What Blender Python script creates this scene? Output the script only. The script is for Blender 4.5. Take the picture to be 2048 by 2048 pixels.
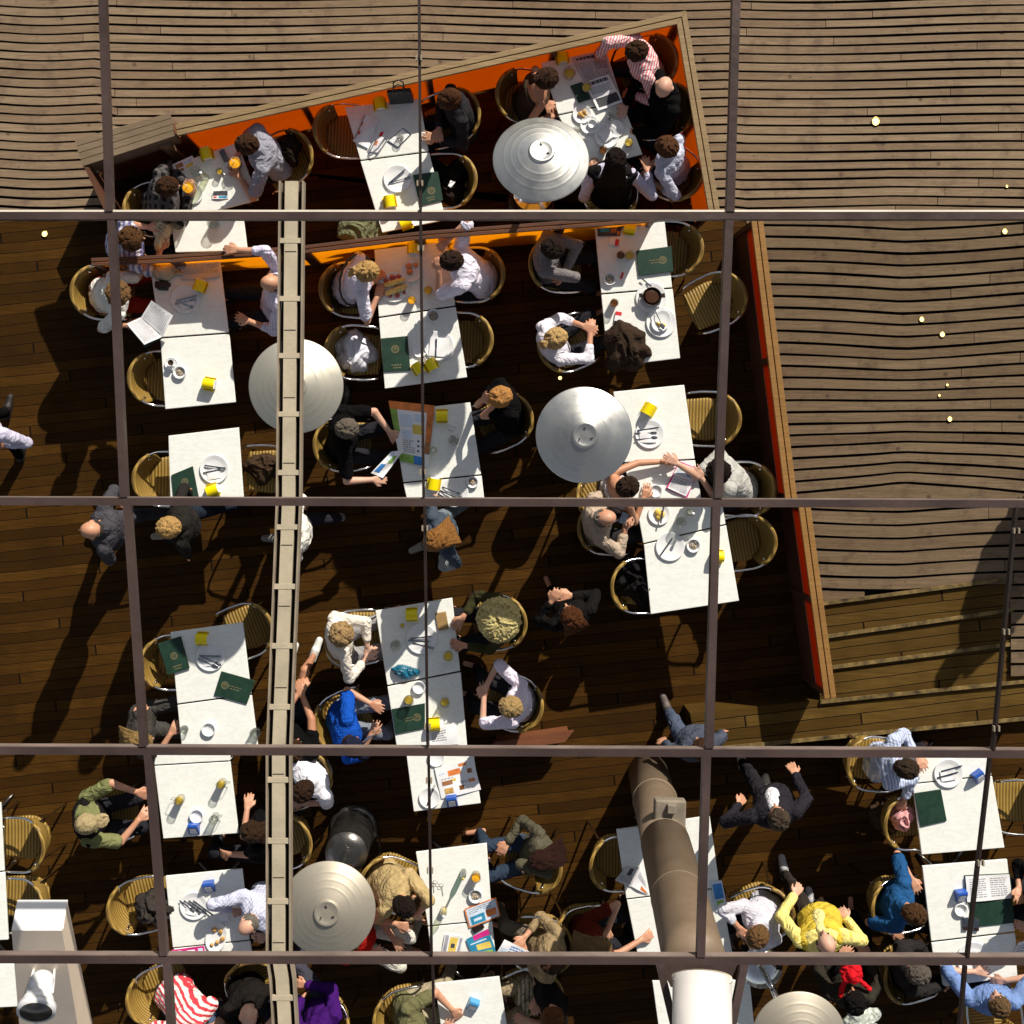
import bpy, math, random
from mathutils import Vector, Matrix
R = math.radians
V = Vector
random.seed(7)
for _o in list(bpy.data.objects):
    bpy.data.objects.remove(_o)
sc = bpy.context.scene
col = sc.collection

# ------------------------------------------------------------ camera, sky, sun, exposure
H, F, NX, NY = 13.0, 2712.0, 960.0, 860.0          # camera height, focal length and foot point (in 2048 px units)
cd = bpy.data.cameras.new('camera')
cam = bpy.data.objects.new('camera', cd)
col.objects.link(cam)
cam.location = (0, 0, H)
cd.sensor_width = 36
cd.lens = 36 * F / 2048
cd.shift_x = (1024 - NX) / 2048
cd.shift_y = -(1024 - NY) / 2048
cd.clip_start, cd.clip_end = 0.1, 500
sc.camera = cam

SUNV = V((0.504, 1.05, 0.73)).normalized()
SUN_EL = math.asin(SUNV.z)
SUN_AZ = math.atan2(SUNV.x, SUNV.y)
world = bpy.data.worlds.new('World')
sc.world = world
world.use_nodes = True
wn = world.node_tree
wn.nodes.clear()
sky = wn.nodes.new('ShaderNodeTexSky')
sky.sky_type = 'NISHITA'
sky.sun_disc = False
sky.sun_elevation = SUN_EL
sky.sun_rotation = SUN_AZ
bg = wn.nodes.new('ShaderNodeBackground')
bg.inputs['Strength'].default_value = 0.064
wo = wn.nodes.new('ShaderNodeOutputWorld')
hs = wn.nodes.new('ShaderNodeHueSaturation')      # a hazy, whitish sky
hs.inputs['Saturation'].default_value = .45
wn.links.new(sky.outputs[0], hs.inputs['Color'])
wn.links.new(hs.outputs[0], bg.inputs[0])
wn.links.new(bg.outputs[0], wo.inputs[0])
sl = bpy.data.lights.new('sun', 'SUN')
sl.energy = 5.0
sl.angle = R(0.5)
sl.color = (1.0, 0.92, 0.79)
sun = bpy.data.objects.new('sun', sl)
col.objects.link(sun)
sun.rotation_euler = SUNV.to_track_quat('Z', 'Y').to_euler()
sc.view_settings.view_transform = 'Standard'
sc.view_settings.look = 'None'
sc.view_settings.exposure = 0.3
sc.view_settings.gamma = 1.0
sc.view_settings.use_curve_mapping = False
sc.cycles.max_bounces = 8
sc.cycles.transparent_max_bounces = 16


def P(px, py, z=0.0):
    s = F / (H - z)
    return V(((px - NX) / s, -(py - NY) / s, z))


# ------------------------------------------------------------ materials
MATS = {}


class NT:
    def __init__(self, name):
        self.m = bpy.data.materials.new(name)
        self.m.use_nodes = True
        self.t = self.m.node_tree
        self.t.nodes.clear()
        self.out = self.n('ShaderNodeOutputMaterial')

    def n(self, kind, **kw):
        nd = self.t.nodes.new(kind)
        for k, v in kw.items():
            setattr(nd, k, v)
        return nd

    def put(self, sock, v):
        if hasattr(v, 'is_output'):
            self.t.links.new(v, sock)
        elif v is not None:
            if isinstance(v, (tuple, list)) and len(v) == 3 and sock.type == 'RGBA':
                v = (*v, 1)
            sock.default_value = v

    def math(self, op, a, b=None, c=None):
        nd = self.n('ShaderNodeMath', operation=op)
        for i, x in enumerate((a, b, c)):
            if x is not None:
                self.put(nd.inputs[i], x)
        return nd.outputs[0]

    def mix(self, f, a, b, blend='MIX'):
        nd = self.n('ShaderNodeMix', data_type='RGBA', blend_type=blend)
        self.put(nd.inputs[0], f)
        self.put(nd.inputs[6], a)
        self.put(nd.inputs[7], b)
        return nd.outputs[2]

    def coord(self, kind='Object', rot=0, scale=(1, 1, 1)):
        if kind == 'World':
            o = self.n('ShaderNodeNewGeometry').outputs['Position']
        else:
            o = self.n('ShaderNodeTexCoord').outputs[kind]
        mp = self.n('ShaderNodeMapping')
        self.put(mp.inputs['Vector'], o)
        mp.inputs['Rotation'].default_value = (0, 0, rot)
        mp.inputs['Scale'].default_value = scale
        return mp.outputs[0]

    def noise(self, co, scale, detail=4, rough=.55):
        nd = self.n('ShaderNodeTexNoise')
        self.put(nd.inputs['Vector'], co)
        nd.inputs['Scale'].default_value = scale
        nd.inputs['Detail'].default_value = detail
        nd.inputs['Roughness'].default_value = rough
        return nd.outputs[0]

    def ramp(self, v, lo, hi, a=0., b=1.):
        nd = self.n('ShaderNodeMapRange')
        self.put(nd.inputs[0], v)
        nd.inputs[1].default_value, nd.inputs[2].default_value = lo, hi
        nd.inputs[3].default_value, nd.inputs[4].default_value = a, b
        return nd.outputs[0]

    def bsdf(self, color, rough=.6, metal=0., spec=.4, bump=None, bstr=.3, bdist=.01):
        p = self.n('ShaderNodeBsdfPrincipled')
        self.put(p.inputs['Base Color'], color)
        self.put(p.inputs['Roughness'], rough)
        self.put(p.inputs['Metallic'], metal)
        self.put(p.inputs['Specular IOR Level'], spec)
        if bump is not None:
            b = self.n('ShaderNodeBump')
            b.inputs['Strength'].default_value = bstr
            b.inputs['Distance'].default_value = bdist
            self.put(b.inputs['Height'], bump)
            self.put(p.inputs['Normal'], b.outputs[0])
        return p.outputs[0]

    def done(self, sh):
        self.put(self.out.inputs[0], sh)
        return self.m


def sc3(c, k):
    return tuple(min(1, x * k) for x in c)


def plain(name, c, rough=.6, metal=0., var=.15, scale=9., bump=0., bscale=60., spec=.4):
    """a material with a slight uneven tone and optional fine relief"""
    key = (name, c, rough, metal)
    if key in MATS:
        return MATS[key]
    t = NT(name)
    co = t.coord('Object')
    n1 = t.noise(co, scale, 5)
    f = t.ramp(n1, .3, .7)
    cc = t.mix(f, sc3(c, 1 - var), sc3(c, 1 + var))
    bm = t.noise(co, bscale, 3) if bump else None
    rr = t.ramp(t.noise(co, scale * 2.3, 3), .3, .7, max(.02, rough - .08), min(1, rough + .08))
    MATS[key] = t.done(t.bsdf(cc, rr, metal, spec, bm, bump, .01))
    return MATS[key]


def fabric(c, pattern=None, c2=(.8, .8, .8), sc_=60., rot=0.):
    key = ('fabric', c, pattern, c2, sc_, round(rot, 2))
    if key in MATS:
        return MATS[key]
    t = NT('fabric')
    co = t.coord('Object', rot)
    n1 = t.ramp(t.noise(co, 7, 4), .3, .7)
    base = t.mix(n1, sc3(c, .82), sc3(c, 1.12))
    if pattern:
        sx = t.n('ShaderNodeSeparateXYZ')
        t.put(sx.inputs[0], co)
        wob = t.math('MULTIPLY', t.noise(co, 9, 2), .03)
        def band(o):
            v = t.math('SINE', t.math('MULTIPLY', t.math('ADD', o, wob), sc_ * 6.283))
            return t.ramp(v, .0, .25)
        f = band(sx.outputs[0])
        if pattern == 'check':
            f = t.math('MAXIMUM', t.math('MULTIPLY', band(sx.outputs[1]), .7), t.math('MULTIPLY', f, .7))
        base = t.mix(f, base, c2)
    fine = t.noise(co, 16, 6, .65)
    cr = t.n('ShaderNodeTexNoise')
    t.put(cr.inputs['Vector'], co)
    cr.inputs['Scale'].default_value = 5
    cr.inputs['Distortion'].default_value = 1.6
    rid = t.math('ABSOLUTE', t.math('SUBTRACT', cr.outputs[0], .5))
    hgt = t.math('ADD', t.math('MULTIPLY', rid, -2.2), t.math('MULTIPLY', fine, .5))
    MATS[key] = t.done(t.bsdf(base, .9, 0, .05, hgt, .85, .035))
    return MATS[key]


def hair_mat(c):
    key = ('hair', c)
    if key in MATS:
        return MATS[key]
    t = NT('hair')
    co = t.coord('Object', 0.6, (70, 14, 34))
    n1 = t.ramp(t.noise(co, 2.2, 6, .75), .32, .68)
    n2 = t.ramp(t.noise(t.coord('Object'), 14, 3), .35, .65)
    cc = t.mix(n1, sc3(c, .38), sc3(c, 1.6))
    cc = t.mix(t.math('MULTIPLY', n2, .4), cc, sc3(c, .5))
    MATS[key] = t.done(t.bsdf(cc, .55, 0, .1, n1, .8, .012))
    return MATS[key]


def skin(c=(.52, .27, .17)):
    key = ('skin', c)
    if key in MATS:
        return MATS[key]
    t = NT('skin')
    co = t.coord('Object')
    f = t.ramp(t.noise(co, 11, 4), .3, .7)
    cc = t.mix(f, (c[0] * .92, c[1] * .8, c[2] * .76), (c[0] * 1.05, c[1] * 1.1, c[2] * 1.1))
    MATS[key] = t.done(t.bsdf(cc, .5, 0, .4, t.noise(co, 90, 3), .15, .004))
    return MATS[key]


def glassy(name, tint, amt=.1):
    key = ('glass', name, tint)
    if key in MATS:
        return MATS[key]
    t = NT(name)
    tr = t.n('ShaderNodeBsdfTransparent')
    t.put(tr.inputs[0], tint)
    gl = t.n('ShaderNodeBsdfGlossy')
    gl.inputs['Roughness'].default_value = .05
    lw = t.n('ShaderNodeLayerWeight')
    lw.inputs[0].default_value = .35
    f = t.ramp(lw.outputs['Facing'], 0, 1, amt, .75)
    ms = t.n('ShaderNodeMixShader')
    t.put(ms.inputs[0], f)
    t.put(ms.inputs[1], tr.outputs[0])
    t.put(ms.inputs[2], gl.outputs[0])
    MATS[key] = t.done(ms.outputs[0])
    return MATS[key]


def emit(name, c, s):
    t = NT(name)
    e = t.n('ShaderNodeEmission')
    t.put(e.inputs[0], c)
    e.inputs[1].default_value = s
    return t.done(e.outputs[0])


def m_boardwalk(k=1., warm=1.):
    t = NT('weathered_boards')
    g = t.n('ShaderNodeNewGeometry')
    co = t.coord('World')
    grain = t.noise(t.coord('World', 0, (1.0, 22, 22)), 3.5, 7, .65)
    fine = t.noise(t.coord('World', 0, (3, 60, 60)), 4, 3)
    tone = g.outputs['Random Per Island']
    big = t.ramp(t.noise(co, 1.1, 4), .3, .7)
    c = t.mix(t.ramp(tone, 0, 1), sc3((.2, .148, .1), k), sc3((.31, .245, .172), k))
    c = t.mix(t.math('MULTIPLY', big, .5), c, sc3((.235, .17, .125), k))
    c = t.mix(t.ramp(grain, .35, .7, 0, .6), c, sc3((.125, .088, .06), k))
    c = t.mix(t.ramp(fine, .52, .72, 0, .5), c, sc3((.37, .29, .205), k))
    vo = t.n('ShaderNodeTexVoronoi')
    t.put(vo.inputs['Vector'], co)
    vo.inputs['Scale'].default_value = 3.2
    wv_ = t.n('ShaderNodeTexVoronoi')
    t.put(wv_.inputs['Vector'], t.coord('World', .4, (1, 1.4, 1)))
    wv_.inputs['Scale'].default_value = 7.5
    c = t.mix(t.ramp(vo.outputs['Distance'], .045, .09, .7, 0), c, (.05, .038, .033))
    c = t.mix(t.ramp(wv_.outputs['Distance'], .05, .13, .55, 0), c, (.07, .053, .045))
    stain = t.ramp(t.noise(co, 4.5, 5, .7), .52, .68, 0, .65)
    c = t.mix(stain, c, sc3((.115, .08, .066), k))
    streak = t.ramp(t.noise(t.coord('World', 0, (.35, 7, 7)), 2.5, 4), .45, .7, 0, .5)
    c = t.mix(streak, c, sc3((.15, .108, .076), k))
    c = t.mix(1.0, c, (1, .96 * warm ** .4, .9 * warm), 'MULTIPLY')
    return t.done(t.bsdf(c, .85, 0, .05, grain, .55, .007))


def m_deck(name, rot, pitch, dark, light, gapw=.06):
    t = NT(name)
    co = t.coord('World', rot)
    sx = t.n('ShaderNodeSeparateXYZ')
    t.put(sx.inputs[0], co)
    wob = t.math('MULTIPLY', t.math('SUBTRACT', t.noise(t.coord('World', rot, (.7, .7, .7)), 1.5, 2), .5), .035)
    v = t.math('DIVIDE', t.math('ADD', sx.outputs[1], wob), pitch)
    row = t.math('FLOOR', v)
    fr = t.math('FRACT', v)
    gap = t.ramp(t.math('ABSOLUTE', t.math('SUBTRACT', fr, .5)), .5 - gapw, .5 - gapw * .3)
    xo = t.math('ADD', t.math('DIVIDE', sx.outputs[0], 2.9), t.math('MULTIPLY', row, .37))
    seg = t.math('FLOOR', xo)
    jt = t.ramp(t.math('ABSOLUTE', t.math('SUBTRACT', t.math('FRACT', xo), .5)), .496, .499)
    gap = t.math('MAXIMUM', gap, jt)
    cb = t.n('ShaderNodeCombineXYZ')
    t.put(cb.inputs[0], row)
    t.put(cb.inputs[1], seg)
    wn_ = t.n('ShaderNodeTexWhiteNoise', noise_dimensions='2D')
    t.put(wn_.inputs['Vector'], cb.outputs[0])
    grain = t.noise(t.coord('World', rot, (1.2, 24, 24)), 3, 6, .65)
    c = t.mix(wn_.outputs[0], dark, light)
    c = t.mix(t.ramp(grain, .35, .7, 0, .7), c, sc3(dark, .55))
    c = t.mix(t.ramp(t.noise(t.coord('World'), 2.3, 4), .45, .7, 0, .5), c, sc3(dark, .6))
    c = t.mix(gap, c, (.004, .003, .002))
    hh = t.math('SUBTRACT', t.math('MULTIPLY', grain, .3), gap)
    return t.done(t.bsdf(c, .72, 0, .06, hh, .6, .008))


def m_wood(name, dark, light, rot=0., rough=.55, grain_s=26):
    t = NT(name)
    st = t.coord('World', rot, (1.2, grain_s, grain_s))
    g1 = t.noise(st, 2.5, 7, .65)
    big = t.noise(t.coord('World'), 2, 3)
    c = t.mix(t.ramp(g1, .3, .7), dark, light)
    c = t.mix(t.ramp(big, .4, .7, 0, .5), c, sc3(dark, .8))
    return t.done(t.bsdf(c, rough, 0, .3, g1, .4, .004))


def m_orange(tint, clear=.2):
    t = NT('orange_glass')
    co = t.coord('World')
    f = t.ramp(t.noise(co, 1.3, 3), .3, .7)
    c = t.mix(f, tint, sc3(tint, 1.15))
    tr = t.n('ShaderNodeBsdfTranslucent')
    t.put(tr.inputs[0], c)
    p = t.bsdf(sc3(tint, .7), .15, 0, .5)
    ms = t.n('ShaderNodeMixShader')
    ms.inputs[0].default_value = .28
    t.put(ms.inputs[1], tr.outputs[0])
    t.put(ms.inputs[2], p)
    tp = t.n('ShaderNodeBsdfTransparent')
    t.put(tp.inputs[0], sc3(tint, 1.1))
    m2 = t.n('ShaderNodeMixShader')
    m2.inputs[0].default_value = clear
    t.put(m2.inputs[1], ms.outputs[0])
    t.put(m2.inputs[2], tp.outputs[0])
    return t.done(m2.outputs[0])


def m_marble():
    t = NT('white_marble')
    co = t.coord('World', .5, (1, 2.4, 1))
    nd = t.n('ShaderNodeTexNoise')
    t.put(nd.inputs['Vector'], co)
    nd.inputs['Scale'].default_value = 5
    nd.inputs['Detail'].default_value = 7
    nd.inputs['Distortion'].default_value = 1.2
    rid = t.math('ABSOLUTE', t.math('SUBTRACT', nd.outputs[0], .5))
    c = t.mix(t.ramp(rid, 0, .06, .38, 0), (.82, .835, .8), (.66, .665, .62))
    c = t.mix(t.ramp(t.noise(t.coord('World'), 18, 5), .5, .75, 0, .25), c, (.7, .7, .65))
    vo = t.n('ShaderNodeTexVoronoi')
    t.put(vo.inputs['Vector'], t.coord('World'))
    vo.inputs['Scale'].default_value = 2.6
    ring = t.math('ABSOLUTE', t.math('SUBTRACT', vo.outputs['Distance'], .1))
    c = t.mix(t.ramp(ring, 0, .012, .22, 0), c, (.55, .5, .42))
    vs = t.n('ShaderNodeTexVoronoi')
    t.put(vs.inputs['Vector'], t.coord('World'))
    vs.inputs['Scale'].default_value = 13
    c = t.mix(t.ramp(vs.outputs['Distance'], .04, .07, .6, 0), c, (.5, .4, .27))
    return t.done(t.bsdf(c, t.ramp(nd.outputs[0], .3, .7, .28, .5), 0, .4))


def m_rattan():
    t = NT('woven_rattan')
    co = t.coord('Object')
    sx = t.n('ShaderNodeSeparateXYZ')
    t.put(sx.inputs[0], co)
    def wv(o, k):
        return t.ramp(t.math('SINE', t.math('MULTIPLY', o, k)), -1, 1)
    band = wv(sx.outputs[0], 6.283 / .033)
    fine = wv(sx.outputs[1], 6.283 / .012)
    hz = wv(sx.outputs[2], 6.283 / .03)
    up = t.ramp(sx.outputs[2], .47, .5)
    b = t.mix(up, band, hz)
    c = t.mix(b, (.09, .05, .008), (.38, .245, .052))
    c = t.mix(t.math('MULTIPLY', fine, .35), c, (.3, .17, .035))
    c = t.mix(t.ramp(t.noise(co, 12, 3), .35, .7, 0, .35), c, (.3, .2, .06))
    return t.done(t.bsdf(c, .5, 0, .4, b, .8, .006))


def m_brushed(c0, metal, rough):
    t = NT('spun_metal')
    tc = t.n('ShaderNodeTexCoord')
    sx = t.n('ShaderNodeSeparateXYZ')
    t.put(sx.inputs[0], tc.outputs['Object'])
    r = t.math('SQRT', t.math('ADD', t.math('MULTIPLY', sx.outputs[0], sx.outputs[0]), t.math('MULTIPLY', sx.outputs[1], sx.outputs[1])))
    nd = t.n('ShaderNodeTexNoise', noise_dimensions='1D')
    t.put(nd.inputs['W'], r)
    nd.inputs['Scale'].default_value = 160
    nd.inputs['Detail'].default_value = 3
    co = t.coord('Object')
    big = t.noise(co, 7, 5)
    c = t.mix(t.math('MULTIPLY', nd.outputs[0], .5), sc3(c0, .9), sc3(c0, 1.1))
    c = t.mix(t.ramp(big, .48, .72, 0, .55), c, sc3(c0, .74))
    vo = t.n('ShaderNodeTexVoronoi')
    t.put(vo.inputs['Vector'], co)
    vo.inputs['Scale'].default_value = 4.2
    c = t.mix(t.ramp(vo.outputs['Distance'], .03, .06, .75, 0), c, (.16, .09, .045))
    return t.done(t.bsdf(c, t.ramp(big, .3, .7, rough - .06, rough + .1), metal, .5, nd.outputs[0], .04, .002))


M = {}
M['boards'] = m_boardwalk(1.04, .97)
M['boards_e'] = m_boardwalk(.68, .9)
M['deck'] = m_deck('terrace_planks', R(-6), .098, (.036, .0152, .0024), (.086, .0385, .0062), .04)
M['steps'] = m_deck('step_planks', R(-7), .105, (.07, .038, .008), (.125, .073, .018), .05)
M['under'] = plain('gap_shade', (.006, .005, .004), .9)  # near-black, so the shade below the board gaps is in the colour
M['rail_a'] = m_wood('pale_oiled_wood', (.19, .125, .06), (.36, .255, .13), R(-13))
M['rail_b'] = m_wood('golden_oiled_wood', (.2, .098, .026), (.34, .18, .055), R(78))
M['rail_m'] = m_wood('dark_stained_wood', (.075, .03, .016), (.13, .055, .03), R(-5))
M['counter'] = m_wood('grey_brown_slats', (.15, .105, .065), (.25, .185, .12), R(-13))
M['redwood'] = m_wood('reddish_wood', (.13, .045, .02), (.22, .08, .035), R(-5))
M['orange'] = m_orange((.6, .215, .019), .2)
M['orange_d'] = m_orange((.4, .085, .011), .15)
M['orange_m'] = m_orange((.95, .52, .05), .06)
M['marble'] = m_marble()
M['rattan'] = m_rattan()
M['chrome'] = plain('polished_tube', (.8, .8, .8), .13, 1., .05, 9)
M['steel'] = m_brushed((.6, .595, .57), .95, .36)
M['dull'] = m_brushed((.42, .38, .31), .6, .48)
M['pale_dome'] = m_brushed((.54, .51, .43), .7, .45)
M['dsteel'] = plain('dark_steel', (.16, .15, .14), .3, .9, .2, 6)
M['frame'] = plain('brown_lacquered_metal', (.07, .046, .042), .4, .2, .35, 4, .15, 30)
M['edge'] = plain('frame_edge_highlight', (.22, .17, .15), .5, .2, .35, 6)  # lighter frame tone, a highlight painted along the lower transoms
M['trim'] = plain('pale_trim_and_highlight', (.85, .77, .65), .5, .2, .15, 5)  # duct end ring, and the painted highlight of the top transom
M['black'] = plain('black_metal', (.016, .008, .006), .5, 0, .3)
M['tan'] = plain('dusty_tan_sheet', (.44, .375, .27), .75, 0, .16, 5, .15, 40)
M['tan2'] = plain('dusty_tan_edge', (.27, .22, .16), .7, 0, .2, 6)
M['column'] = m_wood('grimy_brown_paint', (.15, .108, .074), (.225, .165, .112), 0, .5, 1.2)
M['bside'] = plain('board_side', (.02, .014, .011), .95)  # dirty board sides, darkened further to put gap shade into the colour
M['conc'] = plain('grey_cast_box', (.2, .17, .13), .7, .1, .2, 7, .3, 40)
M['whitem'] = plain('white_painted_metal', (.8, .8, .82), .35, .1, .04, 4)
M['brush_beam'] = plain('satin_steel', (.78, .64, .51), .4, .1, .12, 3)
M['china'] = plain('white_china', (.78, .79, .8), .25, 0, .02, 5)
M['cutlery'] = plain('cutlery_steel', (.36, .37, .4), .25, 1, .1, 9)
M['paper'] = plain('white_paper', (.78, .78, .8), .85, 0, .04, 7)
M['ink'] = plain('grey_print', (.3, .3, .34), .85, 0, .3, 40)
M['dink'] = plain('dark_print', (.05, .05, .06), .8, 0, .3, 30)
M['yellow'] = plain('yellow_plastic', (.85, .68, .0), .35, 0, .06, 6)
M['blue'] = plain('blue_plastic', (.02, .09, .42), .35, 0, .1, 6)
M['cyan'] = plain('light_blue_plastic', (.06, .3, .6), .35, 0, .1, 6)
M['green'] = plain('dark_green_leatherette', (.008, .034, .02), .55, 0, .2, 14, .25, 120)
M['gold'] = plain('gilt_stamp', (.2, .17, .085), .5, .2, .1, 9)
M['glass'] = glassy('clear_glass', (.95, .96, .93))
M['bottle'] = glassy('pale_bottle_glass', (.86, .9, .72))
M['juice'] = plain('orange_juice', (.88, .42, .02), .25, 0, .08, 10)
M['beer'] = plain('yellow_drink', (.72, .5, .06), .25, 0, .1, 10)
M['cola'] = plain('amber_drink', (.16, .06, .015), .2, 0, .1, 10)
M['coffee'] = plain('coffee', (.06, .025, .012), .25)
M['ash'] = plain('ash', (.3, .26, .22), .9, 0, .4, 60)
M['butt'] = plain('cigarette_paper', (.6, .48, .33), .8, 0, .3, 50)
M['bread'] = plain('baguette_crust', (.72, .52, .16), .7, 0, .25, 20, .3, 50)
M['ham'] = plain('cured_ham', (.42, .1, .08), .5, 0, .4, 18, .3, 60)
M['toast'] = plain('tomato_toast', (.55, .22, .09), .6, 0, .4, 30, .4, 70)
M['croq'] = plain('fried_golden_food', (.5, .29, .08), .6, 0, .3, 30, .4, 60)
M['omelette'] = plain('yellow_omelette', (.72, .5, .1), .5, 0, .15, 18)
M['red'] = plain('red_print', (.6, .03, .03), .6, 0, .1, 9)
M['pblue'] = plain('blue_print', (.04, .2, .52), .7, 0, .25, 12)
M['pgreen'] = plain('green_print', (.22, .4, .08), .7, 0, .3, 12)
M['porange'] = plain('orange_print', (.66, .2, .05), .7, 0, .3, 12)
M['pmag'] = plain('magenta_print', (.6, .02, .22), .7, 0, .1, 12)
M['pteal'] = plain('teal_print', (.02, .22, .38), .7, 0, .2, 12)
M['pyel'] = plain('yellow_print', (.68, .5, .1), .7, 0, .2, 12)
M['pale'] = plain('pale_blue_print', (.55, .65, .78), .8, 0, .08, 12)
M['pbrown'] = plain('brown_print', (.32, .14, .06), .8, 0, .4, 25)
M['news'] = plain('newsprint', (.5, .49, .5), .9, 0, .1, 20)
M['eye'] = plain('dark_eye', (.02, .015, .012), .2)
M['lip'] = plain('lip', (.4, .13, .1), .5)
M['glint'] = emit('reflection_glow', (1, .72, .22), 3.2)  # emission that stands for reflected light
M['brass'] = plain('brass_ring', (.6, .45, .14), .3, .9, .1, 6)


# ------------------------------------------------------------ mesh helpers
class MB:
    def __init__(s):
        s.v, s.f, s.mi, s.mats = [], [], [], []

    def mid(s, m):
        if m not in s.mats:
            s.mats.append(m)
        return s.mats.index(m)

    def add(s, vs, fs, m=None):
        b = len(s.v)
        s.v += [V(p) for p in vs]
        k = s.mid(m) if m else 0
        for f in fs:
            s.f.append([b + i for i in f])
            s.mi.append(k)

    def box(s, c, size, rot=0., m=None, tilt=None):
        x, y, z = [d / 2 for d in size]
        vs = [V((a * x, b * y, d * z)) for d in (-1, 1) for a, b in ((-1, -1), (1, -1), (1, 1), (-1, 1))]
        mt = Matrix.Rotation(rot, 3, 'Z')
        if tilt:
            mt = mt @ Matrix.Rotation(tilt[0], 3, 'X') @ Matrix.Rotation(tilt[1], 3, 'Y')
        s.add([mt @ p + V(c) for p in vs], [(3, 2, 1, 0), (4, 5, 6, 7), (0, 1, 5, 4), (1, 2, 6, 5), (2, 3, 7, 6), (3, 0, 4, 7)], m)

    def prism(s, quad, z0, z1, m=None):
        n = len(quad)
        vs = [V((p[0], p[1], z0)) for p in quad] + [V((p[0], p[1], z1)) for p in quad]
        ar = sum(quad[i][0] * quad[(i + 1) % n][1] - quad[(i + 1) % n][0] * quad[i][1] for i in range(n))
        up, dn = list(range(n, 2 * n)), list(range(n))[::-1]
        sd = [(i, (i + 1) % n, n + (i + 1) % n, n + i) for i in range(n)]
        fs = [up, dn] + sd
        if ar < 0:
            fs = [f[::-1] for f in fs]
        s.add(vs, fs, m)

    def hexa(s, bot, top, m=None):
        s.add(list(bot) + list(top), [(3, 2, 1, 0), (4, 5, 6, 7), (0, 1, 5, 4), (1, 2, 6, 5), (2, 3, 7, 6), (3, 0, 4, 7)], m)

    def tube(s, pts, r, n=8, m=None, caps=True, radii=None):
        pts = [V(p) for p in pts]
        rings = []
        up = V((0, 0, 1))
        nrm = None
        for i, p in enumerate(pts):
            d = (pts[min(i + 1, len(pts) - 1)] - pts[max(i - 1, 0)]).normalized()
            if nrm is None:
                nrm = d.cross(up if abs(d.z) < .9 else V((1, 0, 0))).normalized()
            else:
                nrm = (nrm - d * nrm.dot(d)).normalized()
            b = d.cross(nrm)
            rr = radii[i] if radii else r
            rings.append([p + (nrm * math.cos(6.2832 * k / n) + b * math.sin(6.2832 * k / n)) * rr for k in range(n)])
        fs = []
        for i in range(len(pts) - 1):
            for k in range(n):
                fs.append((i * n + k, i * n + (k + 1) % n, (i + 1) * n + (k + 1) % n, (i + 1) * n + k))
        if caps:
            fs.append(list(range(n))[::-1])
            fs.append([(len(pts) - 1) * n + k for k in range(n)])
        s.add([q for rg in rings for q in rg], fs, m)

    def lathe(s, c, prof, n=24, m=None, sx=1., sy=1., rot=0.):
        """prof: (radius, z) pairs from bottom to top"""
        cr, sr = math.cos(rot), math.sin(rot)
        vs, fs = [], []
        for r_, z_ in prof:
            for k in range(n):
                a = 6.2832 * k / n
                x, y = r_ * math.cos(a) * sx, r_ * math.sin(a) * sy
                vs.append(V((c[0] + x * cr - y * sr, c[1] + x * sr + y * cr, c[2] + z_)))
        for i in range(len(prof) - 1):
            for k in range(n):
                fs.append((i * n + k, i * n + (k + 1) % n, (i + 1) * n + (k + 1) % n, (i + 1) * n + k))
        if prof[0][0] > 1e-4:
            fs.append(list(range(n))[::-1])
        if prof[-1][0] > 1e-4:
            fs.append([(len(prof) - 1) * n + k for k in range(n)])
        s.add(vs, fs, m)

    def ellip(s, c, ax, n=12, nr=8, m=None):
        """ax: three scaled axis vectors"""
        c = V(c)
        vs, fs = [c - ax[2]], []
        for i in range(1, nr):
            th = math.pi * i / nr
            for k in range(n):
                a = 6.2832 * k / n
                vs.append(c + ax[0] * (math.sin(th) * math.cos(a)) + ax[1] * (math.sin(th) * math.sin(a)) - ax[2] * math.cos(th))
        vs.append(c + ax[2])
        for k in range(n):
            fs.append((0, 1 + (k + 1) % n, 1 + k))
            fs.append((len(vs) - 1, 1 + (nr - 2) * n + k, 1 + (nr - 2) * n + (k + 1) % n))
        for i in range(nr - 2):
            for k in range(n):
                fs.append((1 + i * n + k, 1 + i * n + (k + 1) % n, 1 + (i + 1) * n + (k + 1) % n, 1 + (i + 1) * n + k))
        s.add(vs, fs, m)

    def ball(s, c, r, m=None, n=10, nr=7, sz=(1, 1, 1)):
        s.ellip(c, (V((r * sz[0], 0, 0)), V((0, r * sz[1], 0)), V((0, 0, r * sz[2]))), n, nr, m)

    def capsule(s, a, b, ra, rb, n=10, m=None):
        a, b = V(a), V(b)
        d = b - a
        L = max(d.length, 1e-4)
        d = d / L
        q = d.cross(V((0, 0, 1)) if abs(d.z) < .9 else V((1, 0, 0))).normalized()
        w = d.cross(q)
        prof = [(ra * math.sin(t), -ra * math.cos(t)) for t in (.25, .7, 1.2)] + [(rb * math.cos(t), L + rb * math.sin(t)) for t in (.35, .85, 1.3)]
        vs, fs = [], []
        for r_, h in prof:
            for k in range(n):
                an = 6.2832 * k / n
                vs.append(a + d * h + (q * math.cos(an) + w * math.sin(an)) * r_)
        for i in range(5):
            for k in range(n):
                fs.append((i * n + k, i * n + (k + 1) % n, (i + 1) * n + (k + 1) % n, (i + 1) * n + k))
        fs.append(list(range(n))[::-1])
        fs.append([5 * n + k for k in range(n)])
        s.add(vs, fs, m)

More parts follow.
